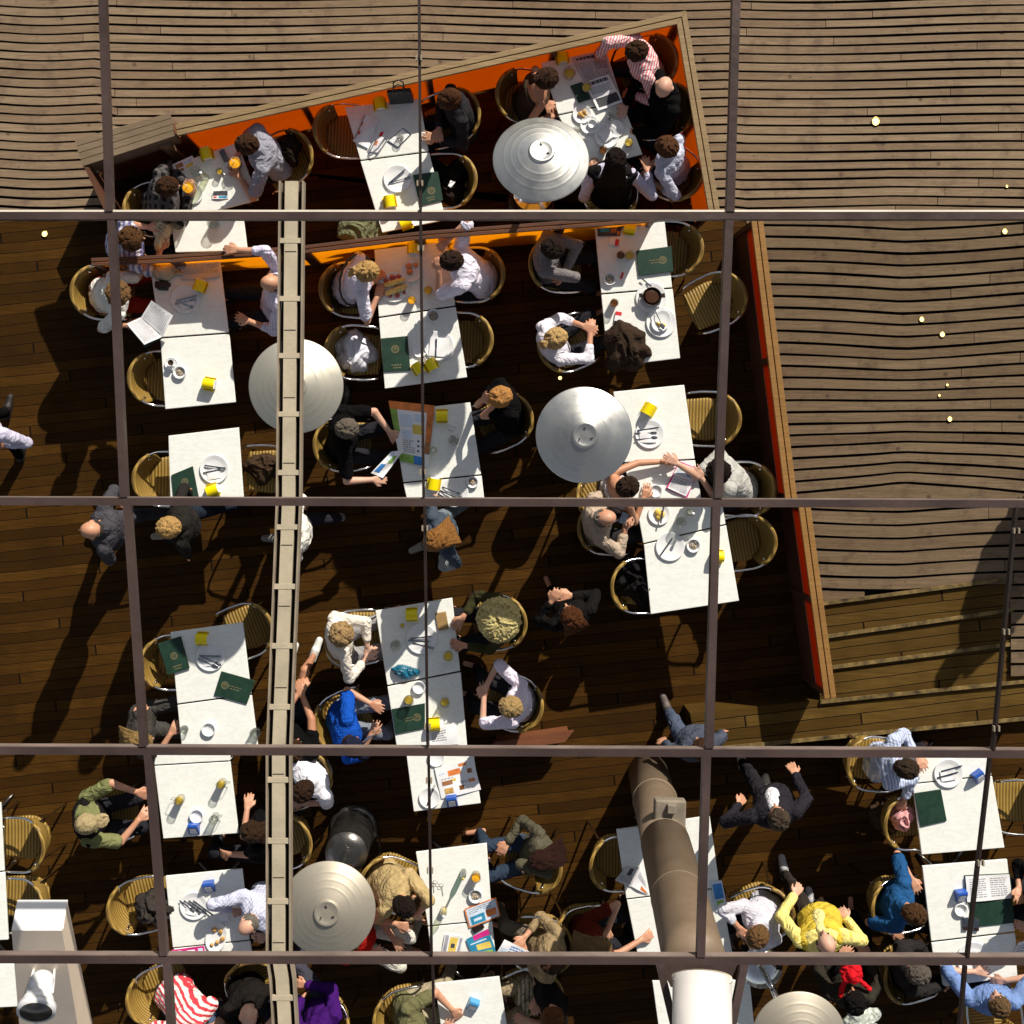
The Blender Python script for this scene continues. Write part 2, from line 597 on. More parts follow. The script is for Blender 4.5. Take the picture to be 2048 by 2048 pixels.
    def build(s, name, mat=None, parent=None, loc=None, smooth=False, bevel=0.):
        """link as one mesh object; with loc the coordinates are world ones and the origin goes to loc"""
        me = bpy.data.meshes.new(name)
        o_ = V(loc) if loc is not None else V((0, 0, 0))
        me.from_pydata([tuple(p - o_) for p in s.v], [], s.f)
        mats = s.mats if s.mats else [mat]
        for m in mats:
            me.materials.append(m)
        if len(mats) > 1:
            me.polygons.foreach_set('material_index', s.mi)
        if smooth:
            me.polygons.foreach_set('use_smooth', [True] * len(me.polygons))
        me.update()
        o = bpy.data.objects.new(name, me)
        col.objects.link(o)
        o.location = o_
        if parent is not None:
            o.parent = parent
            if loc is not None:
                w_ = V((0, 0, 0))
                q_ = parent
                while q_ is not None:
                    w_ += q_.location
                    q_ = q_.parent
                o.location = o_ - w_
        if bevel:
            b = o.modifiers.new('bevel', 'BEVEL')
            b.width = bevel
            b.segments = 2
            b.limit_method = 'ANGLE'
        return o


def tag(o, label=None, cat=None, group=None, kind=None):
    for k, v in (('label', label), ('category', cat), ('group', group), ('kind', kind)):
        if v:
            o[k] = v
    return o


def empty(name, loc, rz=0.):
    o = bpy.data.objects.new(name, None)
    o.empty_display_size = .1
    col.objects.link(o)
    o.location = loc
    o.rotation_euler = (0, 0, rz)
    return o


KIDS = {}


def dup(root, loc, rz=0., name=None):
    """copy a thing with its parts and sub-parts, sharing mesh data"""
    if root.name not in KIDS:
        KIDS[root.name] = [(c, [g for g in c.children]) for c in root.children]
    r = root.copy()
    col.objects.link(r)
    r.location = loc
    r.rotation_euler = (0, 0, rz)
    for c, gs in KIDS[root.name]:
        d = c.copy()
        col.objects.link(d)
        d.parent = r
        for g in gs:
            e = g.copy()
            col.objects.link(e)
            e.parent = d
    return r


PENDING = []


def fuse(o, voxel, smooth=4, disp=0., dscale=.06):
    m = o.modifiers.new('remesh', 'REMESH')
    m.mode = 'VOXEL'
    m.voxel_size = voxel
    m.use_smooth_shade = True
    if smooth:
        s_ = o.modifiers.new('smooth', 'SMOOTH')
        s_.factor = .5
        s_.iterations = smooth
    if disp:
        key = 'clouds_%g' % dscale
        tx = bpy.data.textures.get(key)
        if tx is None:
            tx = bpy.data.textures.new(key, 'CLOUDS')
            tx.noise_scale = dscale
            tx.noise_depth = 2
        d = o.modifiers.new('relief', 'DISPLACE')
        d.texture = tx
        d.strength = disp
        d.mid_level = .5
        d.texture_coords = 'LOCAL'
    PENDING.append(o)
    return o


def bake():
    """turn the blended volumes into plain meshes"""
    dg = bpy.context.evaluated_depsgraph_get()
    new = [(o, bpy.data.meshes.new_from_object(o.evaluated_get(dg))) for o in PENDING]
    for o, me in new:
        o.modifiers.clear()
        o.data = me
    PENDING.clear()

# ------------------------------------------------------------ ground, boards, terrace deck, steps
mb = MB()
mb.prism([(-60, -60), (60, -60), (60, 60), (-60, 60)], -.3, -.06)
tag(mb.build('ground', M['under']), kind='structure')


def wallx(poly, y):
    """x where a polyline (px) crosses a row"""
    for (x0, y0), (x1, y1) in zip(poly, poly[1:]):
        if min(y0, y1) <= y <= max(y0, y1) and y0 != y1:
            return x0 + (x1 - x0) * (y - y0) / (y1 - y0)
    return None


def repx(p, za, zb):
    q = P(p[0], p[1], za)
    s = F / (H - zb)
    return (NX + q.x * s, NY - q.y * s)


WALL_A = [(352, 260), (1363, 34.5), (1429, 424)]
WALL_B = [(1514, 436), (1583, 1000)]
WALL_C = [(1609, 1010), (1661, 1397)]
RZ = .97


def board(mb, segs, y0, y1, z, wob, zt, mt):
    for xa, xb in segs:
        x = xa
        first = True
        while x < xb - 2:
            L = random.uniform(380, 820)
            xe = min(xb, x + L)
            if xb - xe < 60:
                xe = xb
            n = max(2, int((xe - x) / 26))
            ja, jb = random.uniform(-.3, .3), random.uniform(-.3, .3)
            top, bot = [], []
            for i in range(n + 1):
                xx = x + (xe - x) * i / n - (1.2 if i == n else 0)
                t = .45 * math.sin(xx * .009 + y0 * .7) + .15 * math.sin(xx * .031 + y0 * 1.9)
                top.append(P(xx, y0 + wob(xx, y0) + ja + t, z))
                bot.append(P(xx, y1 + wob(xx, y1) + jb - t * .7, z))
            k = n + 1
            dz = random.uniform(-.002, .002)
            vs = [p + V((0, 0, dz)) for p in top + bot] + [p - V((0, 0, zt)) for p in top + bot]
            mb.add(vs, [(i, k + i, k + i + 1, i + 1) for i in range(n)], mt)
            fs = []
            for i in range(n):
                fs.append((i, i + 1, 2 * k + i + 1, 2 * k + i))
                fs.append((k + i + 1, k + i, 3 * k + i, 3 * k + i + 1))
            fs.append((0, 2 * k, 3 * k, k))
            fs.append((n, k + n, 3 * k + n, 2 * k + n))
            b0 = len(mb.v) - len(vs)
            q0 = mb.mid(M['bside'])
            for f_ in fs:
                mb.f.append([b0 + i_ for i_ in f_])
                mb.mi.append(q0)
            x = xe


def wob_n(x, y):
    if x < 210:
        return 3.2 * math.sin(x * .02) + (x - 100) * .012
    if x < 838:
        u = (x - 210) / 628
        return 5 * math.sin(3.6 * u + y * .006) + 6 * (u - .5) * (.6 - y / 400)
    if x < 1470:
        u = (x - 838) / 632
        return 13 * (1 - (1 - u) ** 2) * (1 - y / 900) - 2 + 6 * max(0, u - .75) * -3
    u = (x - 1470) / 600
    return 6 * math.sin(u * 4.2 + .6) * (1 - y / 500) - max(0, y - 250) / 170 * 14 * (.5 - abs(u - .52)) + 3


A_g = [repx(p, RZ, .03) for p in WALL_A]
mb = MB()
y = -160.
while y < 427:
    pitch = 17.4 + 1.7 * max(0, y) / 420 + random.uniform(-.5, .5)
    yc = y + pitch / 2
    if yc < A_g[1][1]:
        segs = [(-260, 2320)]
    else:
        xl = wallx(A_g[:2], yc)
        if xl is None:
            xl = 265 if yc < 300 else 178 + (yc - 333) * .45
        segs = [(-260, xl), (wallx(A_g[1:], yc) or A_g[2][0], 2320)]
    board(mb, segs, y + 2.4, y + pitch - 2.0, .03, wob_n, .05, M['boards'])
    y += pitch
tag(mb.build('boardwalk', M['boards']), kind='structure')


def wob_e(x, y):
    k = 9 if y < 700 else 9 - (y - 700) / 300 * 30
    if y > 1005:
        k = 7
    return 1.35 * k * (1 - abs(x - 1805) / 260) + 2 * math.sin(x * .013 + y * .004) - (x - 1805) * .01


B_g = [repx(p, RZ, .45) for p in WALL_B + WALL_C]
mb = MB()
y = 424.
while y < 1330:
    pitch = (23.6 if y < 1000 else 26.3) + random.uniform(-.6, .6)
    yc = y + pitch / 2
    xl = (wallx(B_g, yc) or B_g[0][0]) + 2
    if yc < 1160:
        segs = [(xl, 2320)]
    elif yc < 1212:
        segs = [(xl, 1652 + (1208 - y - pitch) * 7.6), (2020, 2320)]
    else:
        segs = [(2022, 2320)]
    board(mb, segs, y + 2.8, y + pitch - 2.5, .45, wob_e, .05, M['boards_e'])
    y += pitch
tag(mb.build('raised_boardwalk', M['boards_e']), kind='structure')

mb = MB()
mb.prism([P(*p, .39)[:2] for p in [(1640, 1340), (2400, 1340), (2400, 432), (1520, 432)]], .36, .385)
tag(mb.build('under_board_shade', M['under']), kind='structure')  # dark sheet added to stand for shade under the raised boards

mb = MB()
A_in = [repx(p, RZ, 0) for p in WALL_A]
q = [P(*p)[:2] for p in [(196, 432), (200, 330), (A_in[0][0] - 40, A_in[0][1] + 12), A_in[0], A_in[1], A_in[2], (A_in[2][0], 432)]]
mb.prism(q[::-1], -.05, 0)
mb.prism([P(*p)[:2] for p in [(-500, 2500), (2600, 2500), (2600, 432.5), (-500, 432.5)]], -.05, 0)
tag(mb.build('terrace_deck', M['deck']), kind='structure')

NOSE = [((1640, 1211), (2026, 1160)), ((1640, 1277), (2026, 1222)), ((1640, 1340), (2026, 1290)),
        ((1380, 1432), (2060, 1364)), ((1120, 1530), (2060, 1438)), ((1110, 1600), (2060, 1508))]
LEV = [.45, .436, .422, .408, .394]
mb = MB()
ns = MB()
for i in range(1, 5):
    z = LEV[i]
    (ax, ay), (bx, by) = NOSE[i - 1]
    (cx, cy), (dx, dy) = NOSE[i]
    if i == 3:
        ax, ay = 1640, 1340
        cx, cy = 1640, 1406
    if i == 4:
        ax, ay = NOSE[3][0]
        cx, cy = 1395, 1503
    a, b, c, d = P(ax, ay - 6, z), P(bx, by - 6, z), P(dx, dy, z), P(cx, cy, z)
    mb.prism([d[:2], c[:2], b[:2], a[:2]], z - (.09 if i < 3 else z), z)
    e = (a - d).normalized() * .03
    e2 = (b - c).normalized() * .03
    ns.prism([(d - e * .15)[:2], (c - e2 * .15)[:2], (c + e2)[:2], (d + e)[:2]], z + .003, z + .02)
a, b = P(1640, 1211, .45), P(2026, 1160, .45)
ns.prism([a[:2], b[:2], (b + V((.006, .034, 0)))[:2], (a + V((.006, .034, 0)))[:2]], .452, .47)
stp = tag(mb.build('steps', M['steps']), kind='structure')
ns.build('nosing', plain('worn_yellow_strip', (.125, .083, .026), .8, 0, .8, 12), stp)


# ------------------------------------------------------------ partition walls
def partition(name, poly, label, rail_mat, width, zp=None, posts=1.15, glass='orange', kick=None, RZ=RZ):
    zp = zp or (.02, RZ - .03)
    pts = [P(x, y, RZ) for x, y in poly]
    root = empty(name, (pts[0].x, pts[0].y, 0))
    tag(root, label, 'partition wall')
    dirs = [(b - a).normalized() for a, b in zip(pts, pts[1:])]
    def off(i, w):
        if i == 0:
            d = dirs[0]
            return pts[0] + V((-d.y, d.x, 0)) * w
        if i == len(pts) - 1:
            d = dirs[-1]
            return pts[-1] + V((-d.y, d.x, 0)) * w
        n0, n1 = V((-dirs[i - 1].y, dirs[i - 1].x, 0)), V((-dirs[i].y, dirs[i].x, 0))
        b = (n0 + n1).normalized()
        return pts[i] + b * (w / max(.3, b.dot(n0)))
    for i in range(len(pts) - 1):
        m = MB()
        for lo, hi in ((-width / 2, -.004), (.004, width / 2)):
            m.prism([off(i, lo)[:2], off(i + 1, lo)[:2], off(i + 1, hi)[:2], off(i, hi)[:2]], RZ - .035, RZ)
        m.build('rail', rail_mat, root, root.location, bevel=.004)
        a, b = pts[i], pts[i + 1]
        L = (b - a).length
        k = max(1, round(L / posts))
        d = dirs[i]
        nrm = V((-d.y, d.x, 0))
        for j in range(k):
            s, e = a + d * (L * j / k + .025), a + d * (L * (j + 1) / k - .025)
            m = MB()
            m.prism([(s + nrm * .005)[:2], (s - nrm * .005)[:2], (e - nrm * .005)[:2], (e + nrm * .005)[:2]], zp[0], zp[1])
            m.build('glass_panel', M[glass], root, root.location)
        for j in range(k + 1):
            c = a + d * min(max(L * j / k, .024), L - .024)
            m = MB()
            m.box((c.x, c.y, (RZ - .035) / 2), (.045, .05, RZ - .035), math.atan2(d.y, d.x))
            m.build('post', M['rail_m'], root, root.location)
        if kick:
            m = MB()
            m.prism([(a + nrm * .012)[:2], (a - nrm * .012)[:2], (b - nrm * .012)[:2], (b + nrm * .012)[:2]], .0, kick)
            m.build('kick_board', M['rail_m'], root, root.location)
    return root


partition('partition_wall', WALL_A, 'angled wall of glowing orange glass under a pale wooden rail at the far corner', M['rail_a'], .1, RZ=1.03)
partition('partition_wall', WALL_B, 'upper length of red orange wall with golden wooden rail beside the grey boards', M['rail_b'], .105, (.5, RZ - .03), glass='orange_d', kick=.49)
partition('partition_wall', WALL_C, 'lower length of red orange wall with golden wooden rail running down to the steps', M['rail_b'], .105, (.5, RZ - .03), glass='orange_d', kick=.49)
partition('partition_wall', [(182, 524), (344, 517), (606, 499), (838, 471), (1120, 450), (1312, 436)],
          'low orange glass divider with dark brown rail crossing between the two rows of tables', M['rail_m'], .07, glass='orange_m', RZ=1.1)

# wooden counter at the outer end of the long wall
q = [(149, 279), (339, 225), (350, 272), (165, 333)]
root = empty('counter', P(250, 280, 0))
tag(root, 'grey brown slatted wooden counter top at the left end of the orange wall', 'counter')
zc = 1.0
w = [P(x, y, zc) for x, y in q]
for i in range(4):
    a, b = i / 4 + .012, (i + 1) / 4 - .012
    m = MB()
    m.prism([w[0].lerp(w[3], b)[:2], w[1].lerp(w[2], b)[:2], w[1].lerp(w[2], a)[:2], w[0].lerp(w[3], a)[:2]], zc - .03, zc)
    m.build('slat', M['counter'], root, root.location)
m = MB()
m.prism([w[3][:2], w[2][:2], (w[2] + V((0, .03, 0)))[:2], (w[3] + V((0, .03, 0)))[:2]], .72, zc - .032)
m.build('front_board', M['counter'], root, root.location)
m = MB()
m.prism([(w[3] + V((.01, .06, 0)))[:2], (w[2] + V((0, .06, 0)))[:2], (w[1] - V((0, .02, 0)))[:2], (w[0] - V((-.01, .02, 0)))[:2]], 0, .7)
m.build('cabinet', M['redwood'], root, root.location)
m = MB()
a, b = P(168, 334, zc), P(212, 428, zc)
m.prism([a[:2], (a + V((.04, 0, 0)))[:2], (b + V((.04, 0, 0)))[:2], b[:2]], 0, zc)
m.build('side_board', M['rail_m'], root, root.location)
m = MB()
a = P(334, 292, .8)
m.box((a.x, a.y, .45), (.09, .05, .9), R(14))
m.build('corner_post', M['counter'], root, root.location)

# low reddish ledge by the bottom aisle
root = empty('low_ledge', P(1060, 1475, 0))
tag(root, 'low reddish wooden ledge on the deck behind the white shirted sitter', 'ledge')
m = MB()
m.prism([P(*p, .3)[:2] for p in [(975, 1508), (1130, 1484), (1148, 1461), (990, 1484)]], .26, .3)
m.build('top_plank', M['redwood'], root, root.location)
m = MB()
m.prism([P(*p, .3)[:2] for p in [(982, 1503), (1128, 1481), (1138, 1466), (994, 1486)]], 0, .258)
m.build('base_board', M['redwood'], root, root.location)


# ------------------------------------------------------------ glazing frame overhead
ZF = 9.5
fr = empty('ceiling_frame', (0, 0, ZF))
tag(fr, 'brown metal grid of slanting mullions and level transoms above the terrace', 'frame')


def fbar(name, a, b, wpx, mat, dz=0., depth=.03, par=fr):
    A, B = P(a[0], a[1], ZF), P(b[0], b[1], ZF)
    s = F / (H - ZF)
    w = wpx / s / 2
    d = (B - A).normalized()
    n = V((-d.y, d.x, 0)) * w
    m = MB()
    m.prism([(A - n)[:2], (B - n)[:2], (B + n)[:2], (A + n)[:2]], ZF + dz - depth, ZF + dz)
    return m.build(name, mat, par, fr.location)


HB = [((-300, 431), (2350, 431), 1.0), ((-300, 1002), (2350, 1009), .6), ((-300, 1500.5), (2350, 1510), .5), ((-300, 1919), (2350, 1924), .5)]
for a, b, k in HB:
    t_ = fbar('transom', a, b, 15, M['frame'])
    fbar('edge_highlight', (a[0], a[1] - (9.6 if k == 1 else 8.6)), (b[0], b[1] - (9.6 if k == 1 else 8.6)), 4.4 * (1 if k == 1 else .4), M['trim'] if k == 1 else M['edge'], -.004, .026, t_)  # pale strip with the bright edge highlight put into its colour
VB = [[(196, -300), (204, 0), (218, 423)], [(222, 440), (247, 994)], [(253, 1010), (286, 1493)], [(295, 1509), (327, 1911)], [(333, 1928), (352, 2250)]]
for seg in VB:
    for a, b in zip(seg, seg[1:]):
        fbar('mullion', a, b, 14.5, M['frame'], .003)
for seg in [[(1480, -300), (1473, 0), (1461, 423)], [(1459, 440), (1437, 996)], [(1433, 1014), (1419, 1496)], [(1414, 1514), (1402, 1914)]]:
    for a, b in zip(seg, seg[1:]):
        fbar('mullion', a, b, 16, M['frame'], .003)
for seg in [[(836, -300), (838, 0), (841, 423)], [(841, 440), (847, 995)], [(849, 1011), (855, 1494)], [(857, 1510), (863, 1912)], [(865, 1928), (872, 2250)]]:
    for a, b in zip(seg, seg[1:]):
        fbar('thin_mullion', a, b, 5.2, M['black'], .002, .02)
for seg in [[(2034, 1014), (1988, 1500)], [(1982, 1516), (1936, 1915)], [(1932, 1932), (1905, 2250)]]:
    fbar('thin_mullion', seg[0], seg[1], 5.2, M['black'], .002, .02)
for x, y in [(838, 117), (840, 367), (842, 497), (845, 722), (846, 943), (850, 1056), (855, 1452), (858, 1560), (860, 1740), (2031, 1061), (2011, 1263), (1991, 1456), (1960, 1725)]:
    c = P(x, y, ZF)
    m = MB()
    for d in (-.0062, .0062):
        m.box((c.x + d, c.y, ZF + .004), (.004, .014, .012))
    m.build('clip', M['tan2'], fr, fr.location)

# ------------------------------------------------------------ cable tray hanging over the tables
ZT = 5.0
ctr = [(583, 362), (582, 432), (577, 1004), (557, 1500), (557, 1915), (564, 1960), (578, 2200)]
ct = empty('cable_tray', P(583, 362, ZT))
tag(ct, 'long tan cable tray with dark slotted sides hanging over the tables', 'cable tray')


def strip(name, o0, o1, z0, z1, mat):
    m = MB()
    vs, fs = [], []
    for x, y in ctr:
        for o, z in ((o0, z0), (o1, z0), (o1, z1), (o0, z1)):
            q_ = P(x + o, y, ZT)
            vs.append((q_.x, q_.y, z))
    for i in range(len(ctr) - 1):
        for k in range(4):
            fs.append((4 * i + k, 4 * i + 4 + k, 4 * i + 4 + (k + 1) % 4, 4 * i + (k + 1) % 4))
    fs += [(0, 1, 2, 3), tuple(4 * len(ctr) - 4 + k for k in (3, 2, 1, 0))]
    m.add(vs, fs)
    return m.build(name, mat, ct, ct.location)


strip('cover', -13, 13, ZT - .05, ZT, M['tan'])
strip('tray_side', -25, -21.5, ZT - .08, ZT + .01, M['tan2'])
strip('tray_side', 21.5, 25, ZT - .08, ZT + .01, M['tan2'])
strip('tray_bed', -21.3, 21.3, ZT - .095, ZT - .078, M['black'])


def trx(y):
    for (x0, y0), (x1, y1) in zip(ctr, ctr[1:]):
        if y0 <= y <= y1:
            return x0 + (x1 - x0) * (y - y0) / (y1 - y0)


for y in [481, 597, 711, 828, 945, 1054, 1173, 1292, 1414, 1560, 1682, 1803, 1996, 2100]:
    c = P(trx(y), y, ZT)
    m = MB()
    m.box((c.x, c.y, ZT - .0075), (43 / 339, 10 / 339, .02))
    m.build('bracket', M['tan'], ct, ct.location)
for y in [503, 660, 795, 926, 1090, 1212, 1375, 1548, 1755, 1885]:
    c = P(trx(y), y, ZT)
    m = MB()
    m.box((c.x, c.y, ZT + .0006), (23 / 339, .004, .003))
    m.build('joint', M['black'], ct, ct.location)

# ------------------------------------------------------------ big steel column, fixture and the drum above it
cb, cm, ctp = P(1296, 1545, 0), P(1385, 1905, 4.45), V((1.335, -3.32, 4.62))
root = empty('column', (cb.x, cb.y, 0))
tag(root, 'stout round brown steel column rising through the white tables', 'column')
m = MB()
m.tube([cb, cb.lerp(cm, .33), cb.lerp(cm, .5)], .192, 40)
m.build('lower_shaft', M['column'], root, root.location, True)
m = MB()
m.tube([cb.lerp(cm, .498), cm, ctp], .197, 40)
m.build('upper_shaft', M['column'], root, root.location, True)
for u_ in (.22, .78):
    c_ = cb.lerp(cm, u_)
    d_ = (cm - cb).normalized()
    m = MB()
    m.tube([c_ - d_ * .004, c_ + d_ * .004], .2, 40)
    m.build('weld_seam', M['column'], root, root.location, True)
zb = 2.1
bc = cb.lerp(cm, zb / 4.45) + V((.03, .2, 0))
root = empty('junction_box', bc)
tag(root, 'grey junction box with dark brackets strapped on the brown column', 'junction box')
m = MB()
m.box((bc.x + .01, bc.y, bc.z), (.25, .25, .12), R(-2))
m.build('housing', M['conc'], root, root.location, bevel=.015)
m = MB()
m.box((bc.x + .015, bc.y + .07, bc.z + .09), (.07, .07, .06), R(-2))
m.build('cap', M['conc'], root, root.location, bevel=.006)
m = MB()
m.box((bc.x, bc.y - .165, bc.z - .01), (.1, .1, .08), R(-2))
m.build('bracket', M['dsteel'], root, root.location, bevel=.006)

zd = 5.0
root = empty('duct', P(1404, 1955, zd))
tag(root, 'bright white round duct passing down below the column head', 'duct')
a, b = P(1404, 1958, zd), P(1404, 2300, zd + .55)
m = MB()
m.tube([a, a.lerp(b, .5), b], .172, 48)
m.build('shell', plain('satin_drum', (.88, .85, .83), .35, .25, .06, 5), root, root.location, True)
m = MB()
m.tube([a + V((0, .012, -.002)), a + V((0, -.004, 0))], .176, 48)
m.build('end_ring', M['trim'], root, root.location, True)
root = empty('bracket_frame', P(1400, 1932, 4.9))
tag(root, 'brown tapering bracket frame round the white duct', 'bracket')
for p0, p1 in (((1312, 1930), (1350, 2090)), ((1482, 1930), (1450, 2090))):
    A, B = P(p0[0], p0[1], 4.95), P(p1[0], p1[1], 4.95)
    m = MB()
    m.prism([A[:2], (A + V((.045, 0, 0)))[:2], (B + V((.045, 0, 0)))[:2], B[:2]], 4.9, 4.95)
    m.build('arm', M['frame'], root, root.location)
m = MB()
m.prism([P(*p, 4.8)[:2] for p in [(1460, 1985), (1345, 1985), (1322, 1931), (1484, 1931)]], 4.7, 4.72)
m.build('back_plate', M['frame'], root, root.location)

# ------------------------------------------------------------ satin steel beam with a white spotlight, close to the glass
root = empty('beam', P(80, 1830, 8.6))
tag(root, 'square satin steel beam with a bright white end at the lower left', 'beam')
t0 = [P(35, 1800, 8.50), P(134, 1800, 8.50), P(124, 1861, 8.62), P(23, 1861, 8.62)]
f1 = [P(45, 2130, 8.30), P(168, 2130, 8.30)]
f2 = [P(70, 2100, 8.05), P(196, 2100, 8.05)]
m = MB()
m.add([t0[0], t0[1], t0[2], t0[3]], [(3, 2, 1, 0)])
m.add([t0[0] - V((0, .003, .01)), t0[1] - V((0, .003, .01)), t0[2] - V((0, 0, .012)), t0[3] - V((0, 0, .012))], [(0, 1, 2, 3)])
m.build('end_cap', M['whitem'], root, root.location)
m = MB()
e = V((0, -.0004, -.0004))
m.hexa([t0[1] + e, t0[0] + e, f2[0], f2[1]], [t0[2] + e, t0[3] + e, f1[0], f1[1]])
m.build('shaft', M['brush_beam'], root, root.location)
zs = 8.72
root = empty('spotlight', P(75, 2000, zs))
tag(root, 'small white spotlight on a yoke fixed to the steel beam', 'spotlight')
m = MB()
a, b, c, d = P(67, 1938, zs - .2), P(110, 1938, zs - .2), P(104, 1985, zs), P(56, 1985, zs)
m.tube([d, a, b, c], .005, 8)
m.build('yoke', M['whitem'], root, root.location, True)
ax0, ax1 = P(86, 1950, zs - .07), P(72, 2024, zs + .035)
m = MB()
m.tube([ax0, ax0.lerp(ax1, .12), ax0.lerp(ax1, .42), ax0.lerp(ax1, .5), ax0.lerp(ax1, .62), ax0.lerp(ax1, .85)], .03, 24, radii=[.03, .038, .038, .032, .046, .055])
m.build('body', M['whitem'], root, root.location, True)
m = MB()
m.tube([ax0.lerp(ax1, .84), ax0.lerp(ax1, 1.0)], .06, 28)
m.build('bezel', M['whitem'], root, root.location, True)
m = MB()
m.tube([ax0.lerp(ax1, .98), ax0.lerp(ax1, 1.015)], .05, 28)
m.build('lens', M['dsteel'], root, root.location, True)

# ------------------------------------------------------------ light reflections, added as glowing ringed discs on the boards
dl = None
for i, (x, y, z, r, lab) in enumerate([(1751, 243, .03, .055, 'big round light reflection alone on the upper boards'),
                                       (2013, 373, .03, .018, 'tiny light reflection near the right end of the upper boards'),
                                       (90, 468, 0, .04, 'round light reflection on the dark left deck'),
                                       (2009, 463, .45, .035, 'light reflection at the top right of the lower boards'),
                                       (1843, 639, .45, .032, 'left of two round light reflections side by side on the boards'),
                                       (1884, 669, .45, .034, 'right of two round light reflections side by side on the boards'),
                                       (1894, 770, .45, .016, 'tiny light reflection above two others on the lower boards'),
                                       (1878, 791, .45, .016, 'tiny light reflection left of the lowest one on the boards'),
                                       (1899, 838, .45, .032, 'lowest light reflection on the grey boards'),
                                       (1120, 756, 0, .026, 'small light reflection below the blonde woman in white')]):
    rt = empty('light_reflection', P(x, y, z))
    tag(rt, lab, 'light reflection', 'light reflections built as glowing discs on the boards')
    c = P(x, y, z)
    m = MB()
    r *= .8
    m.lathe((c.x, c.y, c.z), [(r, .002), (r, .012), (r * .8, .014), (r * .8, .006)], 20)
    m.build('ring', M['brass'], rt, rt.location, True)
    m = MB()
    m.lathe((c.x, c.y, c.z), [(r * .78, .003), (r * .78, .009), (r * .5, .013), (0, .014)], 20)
    m.build('glow_disc', M['glint'], rt, rt.location, True)

# ------------------------------------------------------------ tables
ZTOP = .73


def table(TL, TR, BR, BL, label, z=ZTOP):
    q_ = [P(*p, z) for p in (TL, TR, BR, BL)]
    # a hair of clearance so that neighbouring tops never touch
    c = sum(q_, V((0, 0, 0))) / 4
    q_ = [p + (c - p).normalized() * .004 for p in q_]
    rt = empty('table', (c.x, c.y, 0))
    tag(rt, label, 'table', 'white marble cafe tables')
    m = MB()
    m.prism([q_[3][:2], q_[2][:2], q_[1][:2], q_[0][:2]], z - .028, z)
    m.build('table_top', M['marble'], rt, rt.location, bevel=.005)
    m = MB()
    m.tube([(c.x, c.y, .03), (c.x, c.y, z - .03)], .03, 16)
    m.build('column', M['chrome'], rt, rt.location, True)
    a = math.atan2((q_[1] - q_[0]).y, (q_[1] - q_[0]).x)
    w = min((q_[1] - q_[0]).length, (q_[3] - q_[0]).length) * .46
    for k in range(4):
        d = V((math.cos(a + R(45 + 90 * k)), math.sin(a + R(45 + 90 * k)), 0))
        m = MB()
        m.tube([c * 1 + V((0, 0, .05 - c.z)) + d * .02, V((c.x, c.y, .035)) + d * w * .7, V((c.x, c.y, .014)) + d * w], .014, 8)
        m.build('foot', M['dsteel'], rt, rt.location, True)
    return rt


